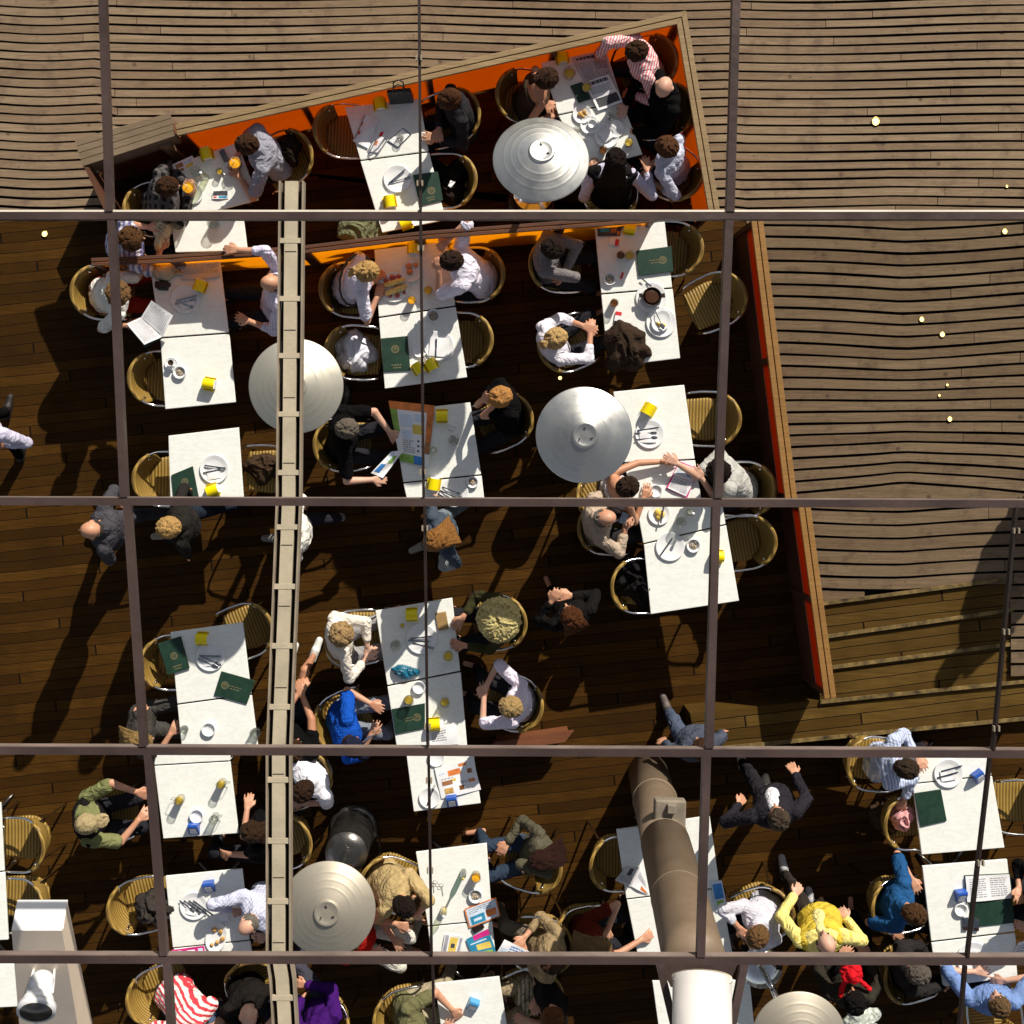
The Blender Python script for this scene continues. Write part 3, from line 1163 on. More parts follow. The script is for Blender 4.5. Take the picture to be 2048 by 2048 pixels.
for t in [
    ((344, 331), (475, 284), (518, 400), (388, 434), 'slanting table with two orange juices by the wooden counter'),
    ((340, 437), (488, 437), (496, 501), (350, 505), 'table end by the curly haired sitter behind the dark divider rail'),
    ((689, 214), (840, 196), (858, 302), (720, 320), 'table with torn paper and tray under the black handbag'),
    ((720, 322), (859, 304), (892, 440), (764, 466), 'table with plate, green menu and yellow holder by the coat chair'),
    ((1081, 125), (1212, 98), (1245, 201), (1116, 229), 'newspaper covered table beside the pink striped shirt'),
    ((1116, 231), (1245, 203), (1286, 309), (1176, 337), 'table crowded with used plates next to the front dome heater'),
    ((298, 524), (440, 517), (458, 665), (320, 675), 'table holding the beige handbag and the open book'),
    ((320, 677), (459, 667), (472, 805), (330, 819), 'table with small coffee cup and ashtray beside empty chair'),
    ((336, 871), (478, 854), (488, 999), (340, 1006), 'table with green menu and plate of crossed cutlery, half lit'),
    ((748, 499), (894, 482), (911, 611), (757, 634), 'table where the ponytailed woman eats a sandwich'),
    ((757, 636), (912, 613), (935, 755), (769, 778), 'table with large green menu and two yellow napkin holders'),
    ((783, 822), (941, 804), (963, 949), (806, 965), 'table half covered by the colourful tourist map'),
    ((806, 967), (964, 951), (970, 1003), (815, 1008), 'narrow table end with fanned cutlery and small ashtray'),
    ((1189, 455), (1330, 443), (1345, 575), (1202, 587), 'table with the green gilt menu book and ashtray'),
    ((1202, 589), (1346, 577), (1361, 717), (1216, 734), 'table with black pot, stacked plates and a dark coat'),
    ((1226, 783), (1369, 769), (1390, 918), (1248, 925), 'table with one plate of cutlery beside the middle dome heater'),
    ((1248, 927), (1391, 920), (1404, 1001), (1266, 1006), 'table under the two reaching hands and travel guide'),
    ((1272, 1010), (1446, 1010), (1452, 1048), (1286, 1087), 'table strip holding the omelette plate and water bottle'),
    ((1287, 1089), (1453, 1050), (1479, 1202), (1301, 1229), 'table with empty white plate and ashtray by the beige man'),
    ((340, 1264), (486, 1244), (503, 1388), (354, 1408), 'table with two closed green menus and yellow holder'),
    ((354, 1410), (504, 1390), (517, 1494), (363, 1498), 'table with lone white ashtray beside grey trousers'),
    ((305, 1509), (462, 1507), (461, 1521), (308, 1530), 'thin table strip just below the transom near the cap man'),
    ((308, 1532), (461, 1523), (478, 1667), (326, 1678), 'table with three pale beer glasses and blue napkin holder'),
    ((330, 1752), (485, 1737), (500, 1880), (345, 1896), 'table with fried food dish in front of the bald man'),
    ((346, 1898), (501, 1882), (506, 1913), (349, 1916), 'table sliver with pink leaflet below the fried food dish'),
    ((750, 1221), (905, 1195), (921, 1342), (774, 1371), 'table with brown wallet and blue green bag by big blond hair'),
    ((774, 1373), (922, 1344), (935, 1494), (793, 1496), 'table with dark menu between the blue shirt and lilac shirt'),
    ((812, 1508), (948, 1508), (962, 1607), (827, 1624), 'table with picture menu sheet and plate under the transom'),
    ((831, 1704), (974, 1686), (985, 1840), (855, 1852), 'table with green bottle and orange juice glass, long shadows'),
    ((855, 1854), (985, 1842), (992, 1912), (862, 1914), 'table spread with bright brochures near the bottom'),
    ((1232, 1659), (1420, 1631), (1440, 1775), (1252, 1798), 'shaded table pierced by the big brown column'),
    ((1253, 1800), (1441, 1777), (1466, 1908), (1275, 1912), 'sunlit table below the column with a reaching forearm'),
    ((1815, 1512), (1976, 1512), (1984, 1550), (1824, 1567), 'table strip with plate beside the striped blue shirt man'),
    ((1825, 1569), (1985, 1552), (2010, 1696), (1843, 1710), 'table with one dark green menu and blue napkin holder at right'),
    ((1844, 1732), (2015, 1718), (2031, 1863), (1862, 1883), 'table with open menu pages and a mobile phone'),
    ((1862, 1886), (2031, 1866), (2037, 1914), (1866, 1916), 'table strip with a big round plate below the phone table'),
    ((1880, 1930), (2034, 1928), (2036, 1953), (1885, 1974), 'table corner in front of the man in blue at the bottom'),
    ((869, 1967), (999, 1953), (1022, 2100), (890, 2115), 'shaded table with one teal napkin holder at the bottom'),
    ((1304, 1962), (1500, 1960), (1515, 2110), (1325, 2115), 'table hidden beneath the white duct at the bottom'),
    ((-150, 1612), (2, 1605), (9, 1742), (-143, 1750), 'table edge beside the first empty yellow chair at far left'),
    ((-143, 1752), (10, 1744), (17, 1880), (-134, 1888), 'table edge beside the lower empty chair at far left'),
    ((-112, 1928), (36, 1928), (50, 2013), (-98, 2020), 'table corner behind the steel beam at bottom left'),
]:
    table(*t)


# ------------------------------------------------------------ rattan armchairs
def make_chair():
    rt = empty('armchair', (0, 0, 0))
    def rail(a):
        c, s = math.cos(a), math.sin(a)
        return V((-.03 + .265 * c, .275 * s, .685 + .1 * max(0, -c) ** 1.3))
    arc = [rail(R(a)) for a in range(90, 271, 9)]
    arm = [V((.25, .235, .60)), V((.235, .25, .645)), V((.18, .265, .665)), V((.08, .275, .675))]
    path = arm + arc + [V((p.x, -p.y, p.z)) for p in arm[::-1]]
    m = MB()
    m.tube(path, .0125, 8)
    m.build('arm_tube', M['chrome'], rt, smooth=True)
    m = MB()
    m.tube([rail(R(a)) for a in range(118, 243, 6)], .02, 8)
    m.build('rail_wrap', M['rattan'], rt, smooth=True)
    m = MB()
    na, nt = 22, 6
    vs = []
    for side in (0, .014):
        for i in range(na + 1):
            a = R(112 + 136 * i / na)
            top = rail(a) + V((0, 0, -.005))
            low = V((-.03 + .2 * math.cos(a), .215 * math.sin(a), .45))
            for j in range(nt + 1):
                u = j / nt
                p = top.lerp(low, u)
                bow = .02 * math.sin(u * 3.1416)
                p += V((math.cos(a), math.sin(a), 0)) * (bow - side)
                vs.append(p)
    k = (na + 1) * (nt + 1)
    fs = []
    for i in range(na):
        for j in range(nt):
            q_ = (i * (nt + 1) + j, (i + 1) * (nt + 1) + j, (i + 1) * (nt + 1) + j + 1, i * (nt + 1) + j + 1)
            fs.append(q_[::-1])
            fs.append(tuple(k + x for x in q_))
    for i in range(na):
        a_, b_ = i * (nt + 1), (i + 1) * (nt + 1)
        fs.append((a_, b_, k + b_, k + a_))
        fs.append((b_ + nt, a_ + nt, k + a_ + nt, k + b_ + nt))
    for j in range(nt):
        fs.append((j + 1, j, k + j, k + j + 1))
        e = na * (nt + 1)
        fs.append((e + j, e + j + 1, k + e + j + 1, k + e + j))
    m.add(vs, fs)
    m.build('backrest', M['rattan'], rt, smooth=True)
    m = MB()
    ring = [(.22, .2), (.235, .1), (.24, 0), (.235, -.1), (.22, -.2)] + [(-.03 + .215 * math.cos(R(a)), .222 * math.sin(R(a))) for a in range(270, 89, -18)]
    n = len(ring)
    vs = [V((x, y, .415)) for x, y in ring] + [V((x, y, .44)) for x, y in ring] + [V((x * .88, y * .88, .448)) for x, y in ring] + [V((x * .5, y * .5, .438)) for x, y in ring] + [V((0, 0, .434)), V((0, 0, .415))]
    fs = []
    for i in range(n):
        j = (i + 1) % n
        fs += [(i, n + i, n + j, j), (n + i, 2 * n + i, 2 * n + j, n + j), (2 * n + i, 3 * n + i, 3 * n + j, 2 * n + j), (3 * n + i, 4 * n, 3 * n + j), (i, j, 4 * n + 1)]
    m.add(vs, fs)
    m.build('seat', M['rattan'], rt, smooth=True)
    for sy in (1, -1):
        m = MB()
        m.tube([(.25, sy * .235, .60), (.255, sy * .232, .5), (.25, sy * .225, .0)], .0125, 8)
        m.build('leg', M['chrome'], rt, smooth=True)
        m = MB()
        m.tube([(-.17, sy * .2, .69), (-.2, sy * .2, .42), (-.26, sy * .215, 0)], .0125, 8)
        m.build('leg', M['chrome'], rt, smooth=True)
    return rt


CH0 = make_chair()
_first = True
CHAIRS = [
    (568, 318, 205, 'chair behind the man in grey tee with a dark jacket over it'),
    (312, 418, 15, 'chair under the boy in dark checked shirt, chrome arm showing'),
    (690, 262, -3, 'empty chair against the orange wall, a paper slip on its seat'),
    (900, 235, 200, 'chair holding the dark haired woman near the orange wall'),
    (893, 362, 180, 'chair with a dark coat and leaflet on it near the front dome'),
    (1052, 193, -8, 'chair holding the woman in a brown strappy top'),
    (1066, 300, -4, 'chair mostly hidden under the front dome heater'),
    (1293, 128, 200, 'chair behind the pink striped shirt in the orange corner'),
    (1325, 222, 190, 'chair under the bald man in black by the corner rail'),
    (1220, 382, 95, 'chair holding the woman in black vest and lilac sleeves'),
    (1345, 345, 140, 'chair holding the person in pale blue top near the rail'),
    (208, 585, -5, 'chair with yellow back holding the woman in white and red'),
    (322, 757, -2, 'empty yellow chair beside the small coffee cup table'),
    (331, 958, 0, 'empty striped yellow chair beside the half lit menu table'),
    (532, 945, 178, 'dark chair half under the cable tray with folded clothes'),
    (702, 580, -3, 'yellow chair holding the woman with blond ponytail'),
    (712, 705, -3, 'chair carrying a white plastic shopping bag'),
    (948, 550, 182, 'chair behind the man in a white tee reaching upwards'),
    (925, 680, 178, 'empty shaded chair below the man in white tee'),
    (1118, 530, -4, 'chair holding the woman in grey sweater by the orange divider'),
    (1135, 688, 22, 'chair with bright chrome arm under the blonde in white shirt'),
    (1342, 498, 176, 'empty shaded chair beside the gilt green menu book'),
    (1430, 602, 205, 'big empty striped chair turned away beside the right wall'),
    (1417, 838, 179, 'empty chair between the middle dome table and right wall'),
    (1005, 842, 205, 'chair holding the woman with strawberry blond hair'),
    (690, 888, 5, 'chair under the man in black reading a map'),
    (1212, 990, 30, 'chair beneath the bare armed woman near the middle dome'),
    (1487, 978, 180, 'chair behind the curly man in pale grey tee'),
    (345, 1325, 0, 'yellow chair with a green menu lying over its arm'),
    (490, 1262, 200, 'shaded empty chair half under the cable tray by two menus'),
    (712, 1275, 5, 'chair holding the woman in a cream blouse'),
    (992, 1245, 185, 'chair holding the person with huge blond hair'),
    (1025, 1405, 160, 'yellow chair behind the woman in lilac white shirt'),
    (688, 1440, 25, 'chair under the man in bright blue shirt'),
    (1215, 1055, -5, 'chair with thin yellow rim holding the beige shirted man'),
    (1280, 1172, 0, 'chair with a black coat piled on it, yellow back lit'),
    (1488, 1085, 190, 'dark chair in deep shade right of the empty plate'),
    (36, 1690, 180, 'upper of two empty sunlit yellow chairs at the left edge'),
    (36, 1812, 178, 'lower of two empty sunlit yellow chairs behind the steel beam'),
    (280, 1812, 12, 'chair with dark jacket and curved yellow back below the cap man'),
    (215, 1630, 5, 'chair holding the man in cap and black patched vest'),
    (606, 1555, 215, 'chair holding the man in white polo beside the cable tray'),
    (566, 1685, 195, 'empty shaded chair just above the lower left dome heater'),
    (780, 1768, -20, 'chair with chrome arm around the man in tan shirt'),
    (1062, 1728, 165, 'chair holding the dark haired woman in olive jacket'),
    (1238, 1728, 0, 'empty dim chair left of the brown column'),
    (1524, 1828, 200, 'chair holding the man in pale lilac shirt by the walkers'),
    (1748, 1528, -8, 'chair holding the man in blue striped shirt'),
    (1822, 1645, 0, 'chair with a pink cardigan hung over it'),
    (1797, 1812, 8, 'yellow chair holding the boy in blue tee'),
    (2050, 1615, 180, 'shaded chair at the right edge beside the green menu table'),
    (1822, 1950, 12, 'chair showing one lit arm under the lowest right transom'),
    (318, 1990, 20, 'chair holding the woman in red and white stripes'),
    (640, 2045, 140, 'yellow chair holding the person in purple jumper'),
    (808, 2035, 15, 'yellow chair holding the man in olive tee at bottom'),
    (1066, 1990, 200, 'yellow chair holding the woman in black at bottom'),
    (1990, 2040, 95, 'chair under the man in blue shirt at bottom right'),
    (1168, 1870, 10, 'chair under the blond sitter in dark red'),
    (1085, 1890, 175, 'chair under the reader with white leaflet on the knees'),
    (508, 1975, -70, 'chair under the bald man in black at the bottom'),
]
for x, y, a, lab in CHAIRS:
    lo = P(x, y, .68)
    loc = (lo.x, lo.y, 0)
    if _first:
        ch = CH0
        ch.location = loc
        ch.rotation_euler = (0, 0, R(a))
        _first = False
    else:
        ch = dup(CH0, loc, R(a))
    ch.scale = (.9, .9, 1)
    tag(ch, lab, 'chair', 'rattan armchairs on the terrace')


# ------------------------------------------------------------ patio heaters
def heater(px, py, label, tilt=(0, 0), rad=.378, z=2.2, tone=None, st='steel'):
    c = P(px, py, z)
    b = V((c.x, c.y, 0))
    rt = empty('patio_heater', b)
    tag(rt, label, 'patio heater', 'spun metal dome heaters among the tables')
    st = M[st]
    m = MB()
    m.lathe(b, [(.235, 0), (.235, .03), (.21, .05), (.2, .06)], 36)
    m.build('foot_ring', M['dsteel'], rt, b, True)
    m = MB()
    m.lathe(b, [(.195, .06), (.195, .72), (.185, .75), (.19, .752), (.19, .77), (.05, .78), (.0, .78)], 36)
    m.build('gas_housing', M['chrome'] if tone is None else M['dsteel'], rt, b, True)
    m = MB()
    m.tube([b + V((0, 0, .77)), b + V((0, 0, 1.85))], .03, 16)
    m.build('pole', M['chrome'], rt, b, True)
    m = MB()
    m.lathe(b, [(.06, 1.8), (.1, 1.85), (.1, 2.02), (.12, 2.05), (.04, 2.08)], 24)
    m.build('burner', M['dsteel'], rt, b, True)
    ori = V((c.x, c.y, z))
    prof = [(rad - .012, -.012), (rad, -.008), (rad, 0)]
    for i in range(1, 60):
        u = i / 60
        r_ = rad * (1 - u)
        if r_ < .1:
            break
        h = .115 * (1 - (1 - u) ** 1.5) * 1.15
        for kr in (.3, .245, .19):
            h += .0014 * math.exp(-((r_ - kr) / .006) ** 2)
        prof.append((r_, h))
    h = prof[-1][1]
    prof += [(.103, h + .012), (.095, h + .02), (.08, h + .012), (.03, h + .014), (0, h + .014)]
    pts = prof[:3] + []
    m = MB()
    m.lathe((0, 0, 0), prof, 64)
    d = m.build('dome', st, rt, smooth=True)
    d.location = ori - b
    d.rotation_euler = (R(tilt[0]), R(tilt[1]), 0)
    for k in range(3):
        a = R(95 + 120 * k)
        m = MB()
        m.box((.055 * math.cos(a), .055 * math.sin(a), h + .018), (.022, .008, .014), a + .6)
        bo = m.build('bolt', M['dsteel'], d)
    return rt


heater(1082, 318, 'tilted silver dome heater with rust spots among the upper tables', (-20, 0), .385)
heater(592, 772, 'pale dome heater crossed by the cable tray', st='pale_dome')
heater(1168, 870, 'grey dome heater standing left of the lone plate table', (0, 0), .385)
heater(657, 1818, 'dull beige dome heater with its shiny gas drum showing', (-4, 0), .375, 2.2, 1, 'dull')
heater(1598, 2078, 'dark silver dome heater cut by the bottom edge', st='dull')

# ------------------------------------------------------------ people
SK, SK2, SK3 = (.5, .26, .165), (.44, .21, .12), (.56, .33, .24)
BROWN, DARK, BLOND, GREY, RED, LBROWN = (.05, .022, .01), (.014, .008, .006), (.38, .23, .07), (.19, .17, .145), (.2, .075, .02), (.13, .062, .022)
TORSO = [(-.10, .125, .095), (-.03, .165, .125), (.08, .172, .125), (.28, .15, .112), (.55, .162, .115), (.78, .182, .115), (.92, .16, .095), (1.0, .085, .07)]


def loft(mb, a, b, lat, grow=0., t0=-2., t1=2., fat=1.):
    d = b - a
    dep = d.normalized().cross(lat).normalized()
    n = 18
    rows = [(t, w * fat, e * fat) for t, w, e in TORSO if t0 <= t <= t1]
    vs, fs = [], []
    for t, w, e in rows:
        c = a + d * t
        for k in range(n):
            an = 6.2832 * k / n
            vs.append(c + lat * ((w + grow) * math.cos(an)) + dep * ((e + grow) * math.sin(an)))
    for i in range(len(rows) - 1):
        for k in range(n):
            fs.append((i * n + k, i * n + (k + 1) % n, (i + 1) * n + (k + 1) % n, (i + 1) * n + k))
    fs.append(list(range(n))[::-1])
    fs.append([(len(rows) - 1) * n + k for k in range(n)])
    mb.add(vs, fs)


def ik(s, t, l1, l2, pole):
    d = t - s
    L = d.length
    if L > (l1 + l2) * .985:
        t = s + d * ((l1 + l2) * .985 / L)
        d = t - s
        L = d.length
    if L < .18:
        t = s + d.normalized() * .18
        d = t - s
        L = .18
    x = (l1 * l1 - l2 * l2 + L * L) / (2 * L)
    h = math.sqrt(max(0, l1 * l1 - x * x))
    n = d.normalized()
    pp = pole - n * pole.dot(n)
    if pp.length < 1e-3:
        pp = V((0, 0, -1)) - n * n.dot(V((0, 0, -1)))
    return s + n * x + pp.normalized() * h, t


def hand(mb, wrist, d, up, side, curl=.5):
    """palm, four bent fingers of unequal length and a thumb leaving the side of the palm"""
    d = d.normalized()
    s = d.cross(up).normalized()
    u = s.cross(d).normalized()
    p1 = wrist + d * .075
    for o in (-.024, 0, .024):
        mb.capsule(wrist + s * o * .6 + d * .012, p1 + s * o * 1.05, .0165, .0145, 8)
    for o, L in ((-.033, .062), (-.011, .078), (.011, .083), (.033, .07)):
        a = p1 + s * o
        b = a + d * L * .55 - u * L * .25 * curl + s * o * .18
        c = b + d * L * .4 - u * L * .45 * curl + s * o * .1
        mb.capsule(a, b, .0105, .0098, 7)
        mb.capsule(b, c, .0098, .0085, 7)
    ts = s * side
    a = wrist + d * .025 + ts * .026
    b = a + ts * .032 + d * .03 - u * .008
    c = b + d * .034 + ts * .004 - u * .01
    mb.capsule(a, b, .013, .0115, 7)
    mb.capsule(b, c, .0115, .0095, 7)


def person(label, head, hip, face, hz=None, stand=False, lh=None, rh=None, le=None, re=None, hair='short', hc=BROWN,
           shirt=((.5, .5, .5), 1), pat=None, pants=(.02, .02, .025), bare=False, sk=SK, fem=False, pitch=28, roll=0, hface=None,
           shoes=None, stride=.16, vest=None, knees=None, lean=None, child=1., strap=None, front=None, legs=True, zoff=0):
    k = child
    fa = R(face)
    f = V((math.cos(fa), math.sin(fa), 0))
    l = V((-f.y, f.x, 0))
    up = V((0, 0, 1))
    hz = hz or (1.58 * k if stand else 1.17)
    hd = P(head[0], head[1], hz)
    neck = hd - f * .05 - up * .165
    if stand:
        hp = V((hd.x, hd.y, .9 * k)) - f * .03
        if hip:
            q_ = P(hip[0], hip[1], .9 * k)
            hp = V((q_.x, q_.y, .9 * k))
    else:
        q_ = P(hip[0], hip[1], .54)
        hp = V((q_.x, q_.y, .54))
        d = hp - neck
        hor = V((d.x, d.y, 0))
        if hor.length > .34:
            hp = V((neck.x, neck.y, .54)) + hor.normalized() * .34
    base = V((hp.x, hp.y, 0))
    spine = (neck - hp)
    top = hp + spine * .96
    # shoulder line, perpendicular to both facing and spine
    lat = spine.cross(f)
    lat = (f.cross(spine) * -1) if False else spine.normalized().cross(f).normalized()
    if lat.dot(l) < 0:
        lat = -lat
    sw = .165 if fem else .185
    sw *= k
    SL, SR = hp + spine * .84 + lat * sw, hp + spine * .84 - lat * sw
    b = MB()
    sh = MB()
    sleeve = shirt[1]
    loft(b, hp, hp + spine, lat, -.012, -2, 2, .9 if fem else 1.)
    b.capsule(hp + spine * .93, hd - up * .05 - f * .015, .056, .05, 12)
    loft(sh, hp, hp + spine, lat, .014, -.06, 1.01 if sleeve > .3 else .8, .93 if fem else 1.03)
    if sleeve > .3:
        sh.capsule(hp + spine * .9 - f * .008, hp + spine * 1.02 - f * .012, .075, .066, 14)
    l1, l2 = .285 * k, .265 * k
    for S, H_, E_, sd in ((SL, lh, le, 1), (SR, rh, re, -1)):
        if H_ is None:
            T = (hp + f * .3 + l * sd * .1 + up * .12) if not stand else (hp + l * sd * .26 - up * .08 + f * .05 * sd)
        else:
            T = P(H_[0], H_[1], H_[2] if len(H_) > 2 else .77)
        if E_ is not None:
            ep = P(E_[0], E_[1], E_[2] if len(E_) > 2 else .88)
            pole = ep - (S + T) / 2
        else:
            pole = l * sd * .7 - up * .8 - f * .15
        E, W = ik(S, T, l1, l2, pole)
        arm = (W - E).normalized()
        wr = W - arm * .04
        r0 = .043 if fem else .05
        b.capsule(S, E, r0, r0 * .8, 12)
        b.capsule(E, wr, r0 * .82, .027, 12)
        hu = up if abs(arm.z) < .8 else f
        hand(b, wr, arm, hu, -sd, .55)
        if sleeve > 0:
            g = .016
            if sleeve < 1.2:
                e_ = S.lerp(E, min(1, sleeve))
                sh.capsule(S, e_, r0 + g + .008, r0 + g + .004, 12)
            else:
                sh.capsule(S, E, r0 + g + .004, r0 * .85 + g, 12)
                sh.capsule(E, E.lerp(wr, (sleeve - 1) * .95), r0 * .85 + g, .032 + g * .8, 12)
    # legs
    pt = MB()
    loft(pt, hp, hp + spine, lat, .008, -.2, .1, .98)
    feet = []
    for sd in (1, -1):
        h0 = hp + l * sd * .09 - up * .02
        if stand:
            st_ = f * stride * sd
            kn = V((hp.x, hp.y, .48 * k)) + l * sd * .1 + st_ * .6 + f * .04
            an = V((hp.x, hp.y, .085)) + l * sd * .1 + st_ - f * (.0 if sd > 0 else .05)
        else:
            kn = h0 + f * .42 + l * sd * .05 + up * .02
            if knees and knees[0 if sd > 0 else 1]:
                kp = knees[0 if sd > 0 else 1]
                kn = P(kp[0], kp[1], .58)
            an = V((kn.x, kn.y, .09)) + f * .05
        feet.append(an)
        b.capsule(h0, kn, .07, .048, 12)
        b.capsule(kn, an, .048, .032, 12)
        b.capsule(an - f * .03 - up * .03, an + f * .12 - up * .045, .03, .026, 10)
        if bare:
            pt.capsule(h0, h0.lerp(kn, .72), .092, .085, 12)
        else:
            pt.capsule(h0, kn, .092, .07, 12)
            pt.capsule(kn, an + up * .03, .068, .052, 12)
    # head
    ff = V((math.cos(R(hface)), math.sin(R(hface)), 0)) if hface is not None else f
    ll = V((-ff.y, ff.x, 0))
    ph = R(pitch)
    hf = ff * math.cos(ph) - up * math.sin(ph)
    hu = up * math.cos(ph) + ff * math.sin(ph)
    if roll:
        rq = Matrix.Rotation(R(roll), 3, hf)
        ll, hu = rq @ ll, rq @ hu
    h = hd
    b.ellip(h, (ll * .073, hf * .09, hu * .102), 16, 12)
    b.ellip(h + hf * .028 - hu * .058, (ll * .054, hf * .06, hu * .06), 12, 8)
    b.capsule(h + hf * .085 + hu * .008, h + hf * .107 - hu * .026, .01, .014, 7)
    for sd in (1, -1):
        b.ellip(h + ll * sd * .076 - hf * .008 - hu * .008, (ll * .012, hf * .02, hu * .032), 8, 6)
    for v_ in range(len(b.v)):
        pass
    body = b.build('person', skin(sk), None, base)
    fuse(body, .0088, 3)
    tag(body, label, 'person')
    for sd in (1, -1):
        e = MB()
        c = h + hf * .083 + ll * sd * .03 + hu * .006
        e.ball(c, .0105, None, 8, 6)
        e.build('eye', M['eye'], body, base, True)
    e = MB()
    e.ellip(h + hf * .087 - hu * .06, (ll * .024, hf * .006, hu * .007), 8, 6)
    e.build('mouth', M['lip'], body, base, True)
    if shirt[1] >= 0:
        o = sh.build('shirt', fabric(shirt[0], pat[0] if pat else None, pat[1] if pat else (.8, .8, .8), pat[2] if pat else 60, (fa + R(pat[3])) if pat and len(pat) > 3 else fa), body, base)
        fuse(o, .0125, 2, .026, .075)
    if vest:
        m = MB()
        loft(m, hp, hp + spine, lat, .034, -.05, .95, .97)
        for S in (SL, SR):
            m.capsule(S.lerp(top, .25), S, .066, .068, 12)
        o = m.build('vest', fabric(vest), body, base)
        fuse(o, .0125, 2, .02, .08)
    if front:
        m = MB()
        dep = lat.cross(spine.normalized())
        if dep.dot(f) < 0:
            dep = -dep
        m.ellip(hp + spine * .55 + dep * .085, (lat * .075, spine.normalized() * .27, dep * .078), 16, 12)
        m.ellip(hp + spine * .95 + dep * .01, (lat * .085, f * .085, up * .03), 16, 8)
        o = m.build('undershirt', fabric(front), body, base)
        fuse(o, .011, 2, .012, .08)
    if strap:
        m = MB()
        dep = spine.normalized().cross(lat)
        pts_ = []
        for i in range(17):
            an = 6.2832 * i / 16
            t = .62 + .3 * math.cos(an)
            pts_.append(hp + spine * t + lat * (.2 * math.cos(an)) * 1.0 + dep * (.155 * math.sin(an)))
        m.tube(pts_, .012, 6, None, False)
        m.build('strap', plain('dark_strap', strap, .7), body, base, True)
    if legs:
        o = pt.build('shorts' if bare else 'trousers', fabric(pants), body, base)
        fuse(o, .0135, 2, .02, .09)
    if shoes:
        for an in feet:
            m = MB()
            m.capsule(an - f * .035 - up * .035, an + f * .05 - up * .02, .045, .046, 12)
            m.capsule(an + f * .05 - up * .035, an + f * .15 - up * .045, .047, .036, 12)
            o = m.build('shoe', plain('shoe', shoes, .6, 0, .1, 30), body, base)
            fuse(o, .009, 3)
    # hair: a close cap plus many overlapping locks running away from the crown
    m = MB()
    rr = random.Random(int(head[0] * 7 + head[1] * 3))
    vox = .0066

    def locks(n, c, rad, ln, w, zmin=-.45, wild=.3, droop=.0, face=True):
        crown = (hu * .9 - hf * .4 + ll * rr.uniform(-.12, .12)).normalized()
        for _ in range(n):
            z = rr.uniform(zmin, 1)
            a = rr.uniform(0, 6.283)
            q_ = math.sqrt(1 - z * z)
            x_, y_ = q_ * math.cos(a), q_ * math.sin(a)
            if face and y_ > .5 and z < .48:
                continue
            dv = ll * x_ + hf * y_ + hu * z
            t_ = dv - crown * dv.dot(crown)
            t_ = (t_ / max(.25, t_.length) + V((rr.uniform(-1, 1), rr.uniform(-1, 1), rr.uniform(-1, 1))) * wild)
            t_ = (t_ - dv * t_.dot(dv)).normalized()
            L_ = ln * rr.uniform(.6, 1.25)
            g_ = rr.uniform(.97, 1.07)
            p0 = c + ll * (x_ * rad[0] * g_) + hf * (y_ * rad[1] * g_) + hu * (z * rad[2] * g_)
            p1 = p0 + t_ * L_ * .5 + dv * .004
            p2 = p1 + t_ * L_ * .5 - dv * L_ * .22 - up * droop
            m.tube([p0, p1, p2], w, 5, None, True, [w * .8, w, w * .45])

    if hair in ('short', 'pony', 'bun', 'long', 'braid', 'cap'):
        m.ellip(h - hf * .016 + hu * .018, (ll * .079, hf * .091, hu * .098), 16, 12)
        m.ellip(h - hf * .04 - hu * .04, (ll * .066, hf * .056, hu * .056), 12, 8)
        if hair != 'cap':
            k_ = 1.0 if fem else .7
            locks(330, h - hf * .016 + hu * .016, (.081, .094, .1), .05 * k_, .0078, -.5, .38 if not fem else .22)
    if hair == 'fringe':
        for i in range(46):
            an = R(-104 + 208 * i / 45)
            q0 = h + ll * (.075 * math.sin(an)) - hf * (.085 * math.cos(an)) + hu * rr.uniform(-.03, .022)
            m.tube([q0, q0 - hu * .022 - hf * .004, q0 - hu * .042], .01, 5, None, True, [.007, .011, .007])
            q0 = q0 - hu * .03 - ll * .006 * math.sin(an)
            m.ball(q0, .014, None, 6, 5)
    if hair == 'pony':
        m.capsule(h - hf * .085 + hu * .045, h - hf * .12 + hu * .035, .022, .022, 10)
        for i in range(26):
            o_ = ll * rr.uniform(-.022, .022) + hu * rr.uniform(-.018, .018)
            q0 = h - hf * .115 + hu * .035 + o_ * .6
            m.tube([q0, q0 - hf * .035 - hu * .03 + o_, q0 - hf * .03 - hu * .1 + o_ * 1.2], .009, 5, None, True, [.01, .01, .004])
    if hair == 'bun':
        m.ball(h - hf * .085 + hu * .07, .036)
        locks(70, h - hf * .085 + hu * .07, (.036, .036, .036), .04, .007, -1, .6, 0, False)
    if hair == 'braid':
        for i in range(30):
            an = 6.2832 * i / 30
            c_ = h - hf * .03 + hu * .078 + (ll * math.cos(an) * .064 + hf * math.sin(an) * .064)
            t_ = (-ll * math.sin(an) + hf * math.cos(an))
            m.capsule(c_ - t_ * .012 + hu * .008 * (-1) ** i, c_ + t_ * .012 - hu * .008 * (-1) ** i, .014, .012, 6)
    if hair == 'long':
        for i in range(70):
            sd = rr.uniform(-1, 1)
            q0 = h - hf * (.085 * math.sqrt(1 - .7 * sd * sd)) + ll * sd * .085 + hu * rr.uniform(-.03, .05)
            e_ = h - hf * .1 + ll * sd * .115 - hu * rr.uniform(.14, .24) - f * .04 + ll * rr.uniform(-.02, .02)
            m.tube([q0, q0.lerp(e_, .5) - hf * .014, e_], .012, 5, None, True, [.011, .014, .006])
